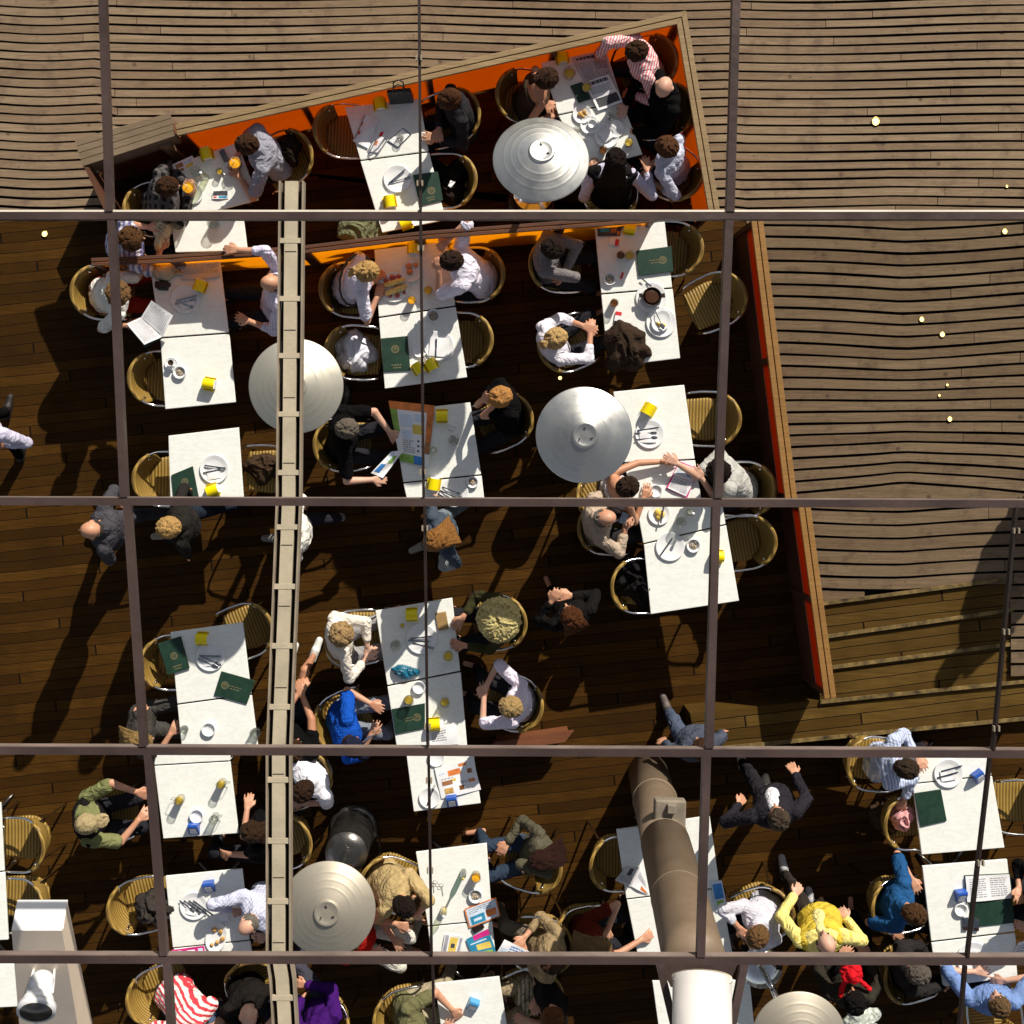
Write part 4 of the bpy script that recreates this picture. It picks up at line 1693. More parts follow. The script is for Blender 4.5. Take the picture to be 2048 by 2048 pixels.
    if hair == 'curly':
        m.ellip(h - hf * .02 + hu * .02, (ll * .082, hf * .092, hu * .097), 16, 12)
        for i in range(260):
            z = rr.uniform(-.4, 1)
            a = rr.uniform(0, 6.283)
            q_ = math.sqrt(1 - z * z)
            x_, y_ = q_ * math.cos(a), q_ * math.sin(a)
            if y_ > .55 and z < .35:
                continue
            dv = ll * x_ + hf * y_ + hu * z
            c_ = h - hf * .02 + hu * .022 + dv * rr.uniform(.09, .108)
            t_ = dv.cross(V((rr.uniform(-1, 1), rr.uniform(-1, 1), rr.uniform(-1, 1)))).normalized()
            s_ = dv.cross(t_)
            r_ = rr.uniform(.011, .018)
            m.tube([c_ + t_ * (r_ * math.cos(w_)) + s_ * (r_ * math.sin(w_)) + dv * .002 * w_ for w_ in (0, 1.2, 2.4, 3.6, 4.8)], .0062, 5)
    if hair == 'big':
        c_ = h - hf * .05 + hu * .005
        m.ellip(c_, (ll * .155, hf * .145, hu * .125), 16, 12)
        locks(1500, c_, (.165, .158, .135), .13, .0062, -.5, .55, .012, False)
        vox = .006
    if m.v:
        o = m.build('hair', hair_mat(hc if hair != 'cap' else BROWN), body, base)
        fuse(o, vox, 0)
    if hair == 'cap':
        m = MB()
        m.ellip(h - hf * .012 + hu * .034, (ll * .092, hf * .106, hu * .1), 18, 12)
        m.ellip(h + hf * .115 + hu * .05, (ll * .07, hf * .075, hu * .011), 14, 6)
        o = m.build('cap', fabric(hc), body, base)
        fuse(o, .008, 2, .004, .05)
    body.location.z += zoff
    return dict(body=body, base=base, h=h, hf=hf, hu=hu, ll=ll, hp=hp, spine=spine, lat=lat, f=f, l=l)


BLK = (.0045, .004, .0045)
WHT = (.74, .74, .8)
LIL = (.52, .5, .66)
# ---- upper terrace
person('boy in dark checked shirt lifting an orange juice at the slanting table', (337, 374), (312, 415), 15, lh=(372, 366), rh=(376, 388),
       hc=BROWN, shirt=((.016, .015, .016), 2), pat=('check', (.11, .1, .1), 14))
person('man in grey tee drinking orange juice beside the orange wall', (494, 290), (560, 325), 188, 1.14, lh=(474, 346), rh=(472, 318), le=(533, 384),
       hc=BROWN, shirt=((.27, .27, .33), .75), pants=(.02, .018, .02), pitch=35)
person('dark haired woman with a bun, arms folded in charcoal jacket', (898, 200), (930, 250), 200, lh=(868, 276), rh=(878, 262), hair='bun', hc=(.07, .026, .01),
       shirt=((.022, .02, .023), 1.9), fem=True, pitch=35)
person('woman in brown strappy top with brown ponytail by the orange wall', (1094, 158), (1052, 208), 8, 1.15, lh=(1095, 205, .74), rh=(1098, 232, .7), re=(1062, 236, .85),
       hair='pony', hc=(.045, .02, .011), shirt=((.05, .03, .02), 0), fem=True, sk=SK2, pitch=30)
person('man in pink and white striped shirt leaning over newspapers', (1272, 104), (1300, 150), 195, 1.2, rh=(1195, 113, .8), re=(1218, 66, 1.25), lh=(1265, 190, .7),
       hc=BROWN, shirt=((.72, .62, .62), 2), pat=('stripe', (.62, .17, .2), 42), pitch=35)
person('bald man in black sweater with glasses at the corner rail', (1328, 174), (1320, 236), 200, 1.22, rh=(1250, 214), lh=(1262, 262, .72), hair='none', shirt=(BLK, 2), sk=SK3, pitch=40, hface=250)
person('person in pale blue top with auburn hair at the table corner', (1333, 294), (1350, 345), 150, 1.12, rh=(1303, 330, .7), lh=(1302, 362, .72), le=(1335, 372, .8), hair='short', hc=(.1, .042, .018),
       shirt=((.5, .53, .66), 1.5), fem=True, pitch=35)
person('black haired woman in black vest over lilac sleeves', (1231, 319), (1222, 392), 85, 1.16, lh=(1186, 338, .76), le=(1180, 366, .85), rh=(1293, 334, .78), re=(1292, 384, .85), hair='long', hc=DARK,
       shirt=((.5, .48, .62), 1.85), vest=(.01, .009, .01), fem=True, pitch=20)
# ---- second row
person('curly haired person in white tee clutching a beige bag', (265, 478), (242, 492), 10, 1.2, lh=(303, 455, .8), le=(244, 444, .95), rh=(322, 492, .78), hair='curly', hc=(.1, .045, .017),
       shirt=((.66, .66, .78), .7), pat=('stripe', (.2, .2, .4), 22), pitch=25)
person('fair woman in white top and red skirt reading at table', (238, 588), (205, 590), 6, 1.16, lh=(291, 528, .95), le=(262, 545, .9), rh=(256, 646, .76), re=(204, 648, .8), hair='curly', hc=(.2, .11, .045),
       shirt=((.76, .74, .68), .8), pants=(.3, .022, .008), fem=True, pitch=40)
person('man in lilac striped shirt resting one arm on the divider rail', (542, 566), (552, 606), 185, 1.2, rh=(470, 500, 1.16), re=(552, 512, 1.1), lh=(492, 640, .8), le=(552, 650, .85), hair='fringe', hc=GREY,
       shirt=(LIL, 1.4), pat=('stripe', (.66, .6, .72), 40), pitch=25)
person('woman with blond ponytail in white tee eating a baguette', (735, 543), (690, 578), 5, 1.15, lh=(762, 552), rh=(756, 588), re=(722, 634, .85), le=(716, 520, .9), hair='pony', hc=(.5, .3, .11),
       shirt=((.74, .71, .84), .75), fem=True, strap=(.06, .05, .04), pitch=35)
person('man in white tee with one arm raised over the divider', (903, 522), (968, 560), 184, 1.16, rh=(892, 484, 1.0), re=(936, 440, 1.1), lh=(878, 536, .95), le=(908, 612, .8), hair='short', hc=(.03, .016, .01),
       shirt=((.74, .71, .85), .85), pitch=38)
person('dark haired woman in grey sweater with arms crossed', (1106, 498), (1092, 535), -5, 1.16, lh=(1132, 538, .78), rh=(1122, 556, .8), re=(1146, 560, .85), le=(1145, 520, .85), hair='short', hc=(.02, .011, .008),
       shirt=((.17, .155, .16), 2), fem=True, pitch=30, hface=-25)
person('blonde woman in white shirt with hands joined', (1113, 676), (1112, 700), 28, 1.16, lh=(1172, 654, .8), rh=(1181, 660, .8), re=(1198, 708, .8), hair='pony', hc=(.56, .36, .15),
       shirt=((.66, .64, .72), 1.5), fem=True, pitch=20)
person('grey haired man in black tee spreading the tourist map', (696, 857), (682, 892), 5, 1.18, lh=(782, 868, .78), le=(748, 798, .95), rh=(752, 959, .8), re=(702, 946, .9), hair='short', hc=(.15, .125, .1),
       shirt=(BLK, .7), sk=SK3, pitch=30)
person('woman with strawberry blond hair, elbow on table, in black', (1000, 794), (1018, 842), 200, 1.2, rh=(968, 797, 1.05), re=(938, 826, .8), lh=(1010, 816, 1.05), le=(1022, 888, .8), hair='short', hc=(.5, .24, .075),
       shirt=(BLK, .6), fem=True, pitch=35)
person('dark haired woman in strappy top reaching across the table', (1256, 973), (1226, 992), 30, 1.18, lh=(1336, 922, .78), le=(1246, 930, .85), rh=(1290, 990, .77), hair='short', hc=(.03, .016, .01),
       shirt=((.55, .5, .48), 0), fem=True, sk=SK2, pitch=25)
person('curly dark haired man in pale grey tee writing in guidebook', (1436, 942), (1487, 978), 190, 1.02, rh=(1349, 924, .85), re=(1378, 985, .8), lh=(1400, 952, .78), hair='curly', hc=DARK,
       shirt=((.42, .42, .4), .6), sk=SK3, pitch=40)
person('passer by in lilac shirt and dark trousers at left edge', (-54, 850), (-36, 862), 80, stand=True, rh=(10, 888, .9), lh=(-92, 880, .9), hc=BROWN, shirt=((.5, .48, .62), 2), pants=BLK, shoes=(.015, .012, .01))
# ---- third row
person('balding man in grey jacket walking along the dark aisle', (182, 1060), (224, 1060), 182, stand=True, hair='fringe', hc=(.06, .05, .042), shirt=((.055, .052, .062), 2), pants=(.07, .07, .085), shoes=(.08, .075, .07), stride=.3, pitch=5)
person('blonde woman with braided hair in dark jacket and jeans walking', (335, 1055), (372, 1050), 188, stand=True, hair='braid', hc=(.5, .3, .11), shirt=((.018, .016, .014), 2), pants=(.016, .022, .035), shoes=(.3, .26, .2), fem=True, stride=.36, pitch=15)
person('person in white top half hidden behind the cable tray', (572, 1066), (594, 1066), 180, stand=True, child=.78, hz=1.24, hair='short', hc=LBROWN, shirt=((.78, .76, .7), 1.2), pants=(.03, .03, .04), shoes=(.2, .2, .2), stride=.25)
person('woman with coppery hair in denim jacket carrying a bag', (868, 1081), (886, 1060), 205, stand=True, hair='long', hc=(.28, .125, .035), shirt=((.05, .065, .09), 2), pants=(.15, .18, .2), shoes=(.3, .3, .28), fem=True, stride=.25, pitch=15)
person('woman with curly fair hair in cream blouse', (684, 1267), (680, 1298), 18, 1.17, lh=(735, 1300, .78), le=(712, 1232, .85), rh=(738, 1312, .78), re=(722, 1340, .8), hair='curly', hc=(.4, .26, .12),
       shirt=((.72, .66, .58), 1.7), pants=(.3, .29, .3), fem=True, sk=SK3, pitch=35)
person('person with huge frizzy blond hair seen from above', (988, 1240), (1005, 1248), 188, 1.2, rh=(922, 1240, .76), lh=(922, 1290, .76), hair='big', hc=(.85, .57, .25), shirt=((.04, .038, .016), 1.8), fem=True, pitch=25)
person('fair woman in lilac white shirt, hands clasped', (1020, 1412), (1045, 1408), 165, 1.17, rh=(970, 1378, .8), re=(1005, 1352, .85), lh=(968, 1386, .78), le=(978, 1432, .85), hair='short', hc=(.42, .28, .12),
       shirt=((.68, .62, .74), .9), fem=True, sk=SK3, pitch=30)
person('man in bright blue shirt and navy cap, arm on lap', (706, 1492), (682, 1436), 0, 1.14, lh=(746, 1410, .8), le=(690, 1405, .85), hair='cap', hc=(.012, .014, .03), shirt=((.008, .07, .4), .75), pants=(.2, .22, .26), pitch=30, hface=-40)
person('person in black tee with outstretched arm by the cable tray', (588, 1500), (572, 1455), 70, 1.18, lh=(603, 1376, .75), rh=(601, 1380, .78), re=(640, 1450, .85), hair='short', hc=BROWN, shirt=(BLK, .5), pants=(.03, .03, .035), bare=True, shoes=(.7, .7, .68), knees=((560, 1350), (610, 1340)), sk=SK2)
person('long haired blonde in grey trousers at left of the ashtray table', (283, 1482), (284, 1440), 5, 1.18, lh=(278, 1430, .8), le=(258, 1466, .85), hair='long', hc=(.3, .19, .07), shirt=((.05, .045, .04), .5), pants=(.06, .055, .052), fem=True)
person('balding man in beige shirt looking at his camera', (1211, 1036), (1188, 1054), 8, 1.17, lh=(1250, 1028, .85), rh=(1252, 1050, .85), re=(1225, 1106, .85), hair='fringe', hc=GREY, shirt=((.42, .33, .255), 1.7), pants=(.03, .028, .03), pitch=38)
person('woman in black with reddish brown hair gesturing in the aisle', (1142, 1232), (1148, 1225), 115, 1.55, stand=True, lh=(1106, 1198, 1.15), rh=(1136, 1192, 1.15), re=(1190, 1205, 1.2), hair='long', hc=(.085, .028, .01), shirt=((.008, .007, .007), 1.9), pants=BLK, fem=True, pitch=10)
person('child in blue jeans stepping over the lower steps', (1402, 1497), (1388, 1478), 110, stand=True, child=.68, hair='short', hc=BROWN, shirt=((.06, .07, .1), 2), pants=(.07, .09, .14), shoes=(.1, .08, .07), stride=.18, hz=1.08)
# ---- fourth row
person('man in white shirt under black tracksuit top, walking', (1556, 1634), (1548, 1598), 100, stand=True, lh=(1480, 1606, .95), rh=(1588, 1544, .95), hair='short', hc=(.07, .05, .035), shirt=((.02, .018, .024), 2), front=(.74, .74, .8), pants=(.018, .016, .02), shoes=(.6, .55, .42), stride=.14, pitch=15)
person('balding man in yellow jacket over pale yellow jumper', (1653, 1888), (1640, 1838), 100, 1.6, stand=True, lh=(1592, 1786, .95), le=(1580, 1830, 1.1), rh=(1690, 1832, 1.0), re=(1722, 1868, 1.1), hair='fringe', hc=(.09, .08, .065), shirt=((.8, .68, .22), 2), vest=(.6, .44, .05), front=(.8, .7, .3), pants=(.03, .024, .02), shoes=(.34, .34, .36), stride=.15, pitch=5, sk=SK3)
person('man in khaki cap and black patched vest over olive tee', (174, 1646), (188, 1638), 8, 1.18, lh=(278, 1586, .85), le=(222, 1568, .95), rh=(282, 1634, .8), re=(245, 1684, .85), hair='cap', hc=(.33, .26, .14), shirt=((.17, .18, .075), .8), vest=(.012, .01, .01), pitch=30)
person('brown haired girl in black reaching towards the beer glasses', (504, 1661), (525, 1690), 170, 1.18, rh=(500, 1612, .8), re=(466, 1662, .85), hair='long', hc=(.04, .02, .01), shirt=(BLK, .6), fem=True, pitch=25)
person('bald man in pale blue shirt bent over fried food', (496, 1850), (535, 1800), 222, 1.14, rh=(472, 1822, .78), re=(462, 1790, .95), lh=(528, 1872, .78), hair='fringe', hc=GREY, shirt=((.47, .49, .66), 1.8), pat=('stripe', (.56, .58, .72), 40), sk=SK3, pitch=45)
person('man in white polo with short dark hair by the cable tray', (606, 1582), (630, 1540), 225, 1.16, hair='short', hc=(.035, .017, .01), shirt=((.76, .76, .84), 1.0), sk=SK3, pitch=35)
person('dark haired man in tan shirt hunched at the bottle table', (808, 1811), (762, 1752), -35, 1.12, lh=(835, 1830, .8), le=(842, 1790, .9), rh=(800, 1850, .78), hair='short', hc=DARK, shirt=((.42, .31, .15), 1.4), pants=(.28, .21, .11), pitch=50)
person('person in red shirt and white trousers half under the beige dome', (698, 1880), (724, 1872), -20, 1.1, rh=(745, 1906, .78), hair='short', hc=LBROWN, shirt=((.5, .015, .01), .7), pants=(.6, .58, .52))
person('dark haired woman in olive jacket beside the green bottle', (1080, 1720), (1066, 1706), 190, 1.17, rh=(1012, 1690, .7), lh=(1042, 1732, .85), le=(1010, 1722, .9), hair='long', hc=(.03, .011, .008), shirt=((.085, .078, .052), 2), pants=(.03, .045, .075), fem=True, pitch=30)
person('reader in grey brown clothes with white leaflet on the knees', (1102, 1924), (1078, 1896), 165, 1.16, rh=(1045, 1880, .75), lh=(1050, 1906, .75), hair='short', hc=BROWN, shirt=((.3, .22, .12), 1.6), pants=(.12, .1, .075), knees=((1022, 1900), (1010, 1852)))
person('blond person in dark red top with forearm on the sunny table', (1200, 1892), (1162, 1868), 5, 1.18, rh=(1288, 1876, .77), re=(1252, 1912, .78), lh=(1214, 1864, .9), le=(1202, 1838, .9), hair='long', hc=(.2, .12, .05), shirt=((.09, .012, .006), .6), fem=True)
person('man in pale lilac shirt covering his face with one hand', (1514, 1872), (1536, 1816), 225, 1.17, rh=(1482, 1860, 1.0), re=(1478, 1806, .9), lh=(1500, 1890, 1.0), hair='short', hc=(.16, .085, .035), shirt=((.56, .55, .63), 1.6), pitch=35)
person('man in blue striped shirt leaning onto the right table', (1812, 1536), (1755, 1524), -8, 1.14, lh=(1838, 1520, .78), rh=(1806, 1606, .7), re=(1812, 1572, .8), hair='short', hc=(.04, .026, .016), shirt=((.3, .38, .58), 1.8), pat=('stripe', (.55, .58, .7), 34), pitch=40)
person('boy in blue tee turned towards the phone table', (1828, 1826), (1778, 1802), -15, 1.12, lh=(1826, 1764, .72), rh=(1790, 1866, .7), re=(1756, 1846, .8), hair='short', hc=(.075, .036, .015), shirt=((.016, .075, .2), .8), pitch=40)
person('dark clad person at the right edge holding the menu', (2090, 1800), (2110, 1812), 180, 1.2, rh=(2038, 1782, .8), lh=(2050, 1850, .78), hair='long', hc=(.05, .02, .01), shirt=(BLK, 1.6), fem=True)
# ---- fifth row
person('person in red and white striped top by the steel beam', (392, 2074), (322, 1968), -60, 1.12, lh=(432, 2050, .8), le=(410, 2024, .85), hair='short', hc=BROWN, shirt=((.74, .66, .64), .8), pat=('stripe', (.55, .05, .07), 24), pants=(.07, .1, .17), pitch=40)
person('bald man in black beside the cable tray at the bottom', (497, 2032), (490, 1978), -70, 1.18, lh=(545, 2040, .8), hair='none', shirt=((.012, .01, .009), 2), sk=SK3, pitch=40)
person('person in purple jumper on a yellow chair at the bottom', (628, 2078), (640, 2020), 135, 1.18, lh=(604, 1996, .7), le=(600, 2030, .85), hair='short', hc=DARK, shirt=((.045, .008, .12), 2), pants=(.05, .05, .07))
person('man in olive tee with silver watch at the bottom', (838, 2078), (812, 2020), 15, 1.18, lh=(908, 2024, .78), le=(868, 1978, .85), rh=(890, 2060, .77), hair='short', hc=BROWN, shirt=((.13, .125, .06), .7), pants=(.35, .3, .2), pitch=30)
person('auburn haired woman in black top bent over her bag', (1104, 2034), (1084, 1976), 205, 1.16, rh=(1072, 2006, .75), lh=(1050, 2040, .75), hair='short', hc=(.12, .045, .015), shirt=((.01, .008, .008), .9), pants=(.3, .24, .15), fem=True, pitch=40)
person('black haired woman with bright red scarf at the bottom', (1709, 2002), (1700, 1964), 90, 1.18, hair='short', hc=(.008, .006, .006), shirt=((.03, .026, .02), 2), pants=BLK, fem=True, pitch=25)
person('man in blue shirt with both elbows out at bottom right', (1997, 2008), (1984, 1992), 95, 1.2, lh=(1957, 1944, .8), le=(1902, 1984, .85), rh=(2004, 1962, .85), re=(2042, 1956, .9), hair='short', hc=(.14, .085, .04), shirt=((.16, .25, .5), 1.1), sk=SK3, pitch=15)
# ---- on the raised boards, just past the right edge, whose shadow falls into view
person('dark clothed walker at the right edge of the grey boards', (2261, 835), None, 200, 1.58, stand=True, zoff=.45, hair='short', hc=BROWN, shirt=((.03, .03, .035), 2), pants=BLK, shoes=(.02, .02, .02))
person('second dark walker close behind at the right edge of the grey boards', (2312, 800), None, 200, 1.58, stand=True, zoff=.45, hair='long', hc=DARK, shirt=((.1, .03, .03), 2), pants=(.03, .03, .06), shoes=(.02, .02, .02), fem=True)
person('grey haired person in black cut by the lowest right transom', (1836, 1946), (1815, 1950), 10, 1.16, hair='short', hc=(.12, .1, .085), shirt=((.02, .018, .018), 2), pitch=35)

# ------------------------------------------------------------ things on the tables
ZI = ZTOP + .001


def plate(px, py, r, label, oval=1., rot=0., z=ZI):
    c = P(px, py, z)
    R_ = r / 221
    m = MB()
    m.lathe((0, 0, 0), [(R_ * .5, 0), (R_ * .62, .002), (R_, .017), (R_ * .985, .0195), (R_ * .93, .018), (R_ * .66, .0075), (R_ * .6, .006), (0, .006)], 40, None, 1, oval, R(rot))
    o = m.build('plate', M['china'], None, None, True)
    o.location = c
    return tag(o, label, 'plate', 'white plates on the tables')


def cut(kind, px, py, ang, label, z=ZI + .022, L=.2, tilt=0.):
    c = P(px, py, z)
    m = MB()
    if kind == 'knife':
        m.prism([(-L / 2, -.007), (0, -.006), (0, .006), (-L / 2, .007)], -.003, .003)
        m.prism([(.0005, -.008), (L * .42, -.008), (L / 2, .002), (L * .44, .008), (.0005, .006)], -.001, .0015)
    elif kind == 'fork':
        m.prism([(-L / 2, -.006), (L * .18, -.003), (L * .26, -.011), (L * .3, -.011), (L * .3, .011), (L * .26, .011), (L * .18, .003), (-L / 2, .006)], -.002, .002)
        for y in (-.009, -.003, .003, .009):
            m.prism([(L * .3 + .0003, y - .0016), (L / 2, y - .001), (L / 2, y + .001), (L * .3 + .0003, y + .0016)], -.002, .002)
    else:
        m.prism([(-L / 2, -.005), (L * .2, -.003), (L * .2, .003), (-L / 2, .005)], -.002, .002)
        m.ellip((L * .35, 0, 0), (V((L * .16, 0, 0)), V((0, .017, 0)), V((0, 0, .004))), 14, 6)
    nm = {'knife': 'table_knife', 'fork': 'fork', 'spoon': 'spoon'}[kind]
    o = m.build(nm, M['cutlery'], smooth=False)
    o.location = c
    o.rotation_euler = (0, tilt, R(ang))
    return tag(o, label, kind, kind + 's on the plates' if kind != 'knife' else 'knives on the plates')


def sheet(name, cat, label, quad, mat, marks=(), z=ZI + .002, curl=.006, thick=.002, seed=1, group=None, lift=(0, 0, 0, 0), parent=None):
    """a sheet of paper, leaflet or newspaper whose print follows its curl; quad = px corners TL TR BR BL"""
    q_ = [P(p[0], p[1], z) + V((0, 0, l_)) for p, l_ in zip(quad, lift)]
    rr = random.Random(seed)
    pa, pb = rr.uniform(0, 6), rr.uniform(0, 6)

    def at(u, v, dz=0.):
        p = q_[0].lerp(q_[1], u).lerp(q_[3].lerp(q_[2], u), v)
        return p + V((0, 0, dz + curl * (1 + math.sin(pa + u * 5 + v * 2) * math.cos(pb + v * 4))))
    m = MB()
    n = 10
    vs = [at(i / n, j / n, thick) for j in range(n + 1) for i in range(n + 1)] + [at(i / n, j / n) for j in range(n + 1) for i in range(n + 1)]
    k = (n + 1) ** 2
    fs = []
    for j in range(n):
        for i in range(n):
            a = j * (n + 1) + i
            f_ = (a, a + n + 1, a + n + 2, a + 1)
            fs.append(f_)
            fs.append(tuple(k + x for x in f_[::-1]))
    rim = [i for i in range(n + 1)] + [j * (n + 1) + n for j in range(1, n + 1)] + [n * (n + 1) + i for i in range(n - 1, -1, -1)] + [j * (n + 1) for j in range(n - 1, 0, -1)]
    for a, b in zip(rim, rim[1:] + rim[:1]):
        fs.append((a, b, k + b, k + a))
    m.add(vs, fs, mat)
    for h, mk in enumerate(marks):
        u0, v0, u1, v1, mm = mk
        kk = max(1, int(abs(u1 - u0) * 10)), max(1, int(abs(v1 - v0) * 10))
        vs = [at(u0 + (u1 - u0) * i / kk[0], v0 + (v1 - v0) * j / kk[1], thick + .0012 + .0002 * (h % 4)) for j in range(kk[1] + 1) for i in range(kk[0] + 1)]
        fs = []
        for j in range(kk[1]):
            for i in range(kk[0]):
                a = j * (kk[0] + 1) + i
                fs.append((a, a + kk[0] + 1, a + kk[0] + 2, a + 1))
        m.add(vs, fs, M[mm])
    o = m.build(name, None, parent, q_[0] if parent is None else q_[0])
    if parent is None:
        tag(o, label, cat, group)
    return o


def text(u0, v0, u1, v1, n, seed=1, mm='ink', h=.5):
    """rows of small word shapes"""
    rr = random.Random(seed)
    out = []
    for i in range(n):
        v = v0 + (v1 - v0) * i / n
        u = u0
        while u < u1 - .02:
            w = rr.uniform(.05, .16) * (u1 - u0) ** .5
            e = min(u1, u + w)
            out.append((u, v, e, v + (v1 - v0) / n * h, mm))
            u = e + .02
        if rr.random() < .25 and out:
            out.pop()
    return out


def menu(quad, label, z=ZI + .002, emb=(.5, .33), flip=False, seed=1, thick=.012, textv=(.8, .88)):
    q_ = [P(p[0], p[1], z) for p in quad]
    rt = empty('menu', q_[0].lerp(q_[2], .5))
    tag(rt, label, 'menu', 'dark green menu covers')
    at = lambda u, v: q_[0].lerp(q_[1], u).lerp(q_[3].lerp(q_[2], u), v)
    m = MB()
    m.prism([p[:2] for p in (q_[3], q_[2], q_[1], q_[0])], z, z + thick)
    m.build('cover', M['green'], rt, rt.location, bevel=.003)
    if emb:
        m = MB()
        c = at(*emb)
        w = (q_[1] - q_[0]).length
        h = (q_[3] - q_[0]).length
        r_ = min(w, h) * .15
        zz = z + thick + .0006
        def ring(r0, r1, n=28):
            vs = []
            for k_ in range(n):
                a = 6.2832 * k_ / n
                d = V((math.cos(a), math.sin(a), 0))
                vs += [V((c.x, c.y, zz)) + d * r0, V((c.x, c.y, zz)) + d * r1]
            m.add(vs, [(2 * k_, 2 * k_ + 1, (2 * k_ + 3) % (2 * n), (2 * k_ + 2) % (2 * n)) for k_ in range(n)])
        ring(r_ * .86, r_)
        ring(r_ * .55, r_ * .63)
        for k_ in range(9):
            a = 6.2832 * k_ / 9 + .2
            d = V((math.cos(a), math.sin(a), 0))
            p_ = V((c.x, c.y, zz)) + d * r_ * .74
            s_ = V((-d.y, d.x, 0)) * r_ * .12
            m.add([p_ - d * r_ * .09 - s_, p_ + d * r_ * .09 - s_, p_ + d * r_ * .09 + s_, p_ - d * r_ * .09 + s_], [(0, 1, 2, 3)])
        for k_ in range(3):
            y = r_ * (.3 - .25 * k_)
            m.add([V((c.x - r_ * .34, c.y + y, zz)), V((c.x + r_ * .34, c.y + y, zz)), V((c.x + r_ * .34, c.y + y + r_ * .13, zz)), V((c.x - r_ * .34, c.y + y + r_ * .13, zz))], [(0, 1, 2, 3)])
        m.build('emblem', M['gold'], rt, rt.location)
        m = MB()
        rr = random.Random(seed)
        for row in range(2):
            v = textv[0] + (textv[1] - textv[0]) * row
            u = .32 + .06 * row
            while u < .68 - .06 * row:
                e = u + rr.uniform(.05, .1)
                vs = [at(u, v + .03), at(e, v + .03), at(e, v), at(u, v)]
                m.add([V((p.x, p.y, zz)) for p in vs], [(0, 1, 2, 3)])
                u = e + .025
        m.build('lettering', M['gold'], rt, rt.location)
    return rt


def glass(px, py, label, r=11, h=.11, drink=None, fill=.6, straw=False, z=ZI):
    c = P(px, py, z)
    R_ = r / 221
    rt = empty('drinking_glass', c)
    tag(rt, label, 'glass', 'drinking glasses on the tables')
    m = MB()
    m.lathe(c, [(R_ * .78, 0), (R_ * .82, .004), (R_, h), (R_ * .9, h), (R_ * .76, .012), (0, .012)], 24)
    m.build('tumbler', M['glass'], rt, c, True)
    if drink:
        m = MB()
        m.lathe(c, [(R_ * .7, .014), (R_ * (.74 + .14 * fill), .014 + (h - .02) * fill), (R_ * (.68 + .14 * fill), .016 + (h - .02) * fill), (0, .016 + (h - .02) * fill)], 24)
        m.build('drink', M[drink], rt, c, True)
    if straw:
        m = MB()
        m.tube([c + V((.01, -.01, .03)), c + V((-.02, .02, h + .07))], .003, 6)
        m.build('straw', M['paper'], rt, c, True)
    return rt


def mug(px, py, label, ang, h=.14, fill=.75):
    c = P(px, py, ZI)
    rt = empty('beer_mug', c)
    tag(rt, label, 'beer mug', 'tall beer glasses with handles')
    m = MB()
    m.lathe(c, [(.036, 0), (.038, .01), (.034, .05), (.041, h), (.037, h), (.031, .05), (.034, .014), (0, .014)], 24)
    m.build('tumbler', M['glass'], rt, c, True)
    if fill:
        m = MB()
        m.lathe(c, [(.032, .016), (.03, .05), (.035, h * fill), (0, h * fill)], 24)
        m.build('drink', M['beer'], rt, c, True)
    d = V((math.cos(R(ang)), math.sin(R(ang)), 0))
    m = MB()
    m.tube([c + d * .036 + V((0, 0, h * .85)), c + d * .072 + V((0, 0, h * .8)), c + d * .075 + V((0, 0, h * .35)), c + d * .035 + V((0, 0, h * .25))], .005, 8)
    m.build('handle', M['glass'], rt, c, True)
    return rt


def bottle(px, py, label, mat='bottle', h=.24, r=.032, drink=None, lie=None):
    c = P(px, py, ZI)
    rt = empty('bottle', c)
    tag(rt, label, 'bottle', 'bottles on the tables')
    m = MB()
    prof = [(r * .9, 0), (r, .008), (r, h * .58), (r * .8, h * .68), (r * .4, h * .8), (r * .38, h), (r * .3, h), (r * .3, h * .8), (0, h * .8)]
    m.lathe(c, prof, 20)
    m.build('flask', M[mat], rt, c, True)
    if drink:
        m = MB()
        m.lathe(c, [(r * .8, .01), (r * .85, h * .3), (0, h * .3)], 20)
        m.build('drink', M[drink], rt, c, True)
    m = MB()
    m.lathe((c.x, c.y, c.z + h), [(r * .42, -.012), (r * .44, .004), (0, .006)], 16)
    m.build('cap', M['paper'] if mat != 'green_glass' else M['pyel'], rt, c, True)
    return rt


def ashtray(px, py, label, r=14, butts=True):
    c = P(px, py, ZI)
    R_ = r / 221
    rt = empty('ashtray', c)
    tag(rt, label, 'ashtray', 'round ashtrays on the tables')
    m = MB()
    m.lathe(c, [(R_ * .8, 0), (R_, .006), (R_, .032), (R_ * .9, .034), (R_ * .8, .012), (0, .01)], 28)
    m.build('bowl', M['china'], rt, c, True)
    if butts:
        m = MB()
        m.lathe(c, [(R_ * .7, .011), (R_ * .4, .015), (0, .014)], 16)
        m.build('ash_bed', M['ash'], rt, c, True)
        rr = random.Random(int(px))
        for k_ in range(4):
            a = rr.uniform(0, 6.28)
            p = c + V((rr.uniform(-.4, .4) * R_, rr.uniform(-.4, .4) * R_, .02))
            m = MB()
            m.tube([p, p + V((math.cos(a), math.sin(a), .1)) * .022], .0042, 6)
            m.build('cigarette_butt', M['butt'], rt, c, True)
    return rt


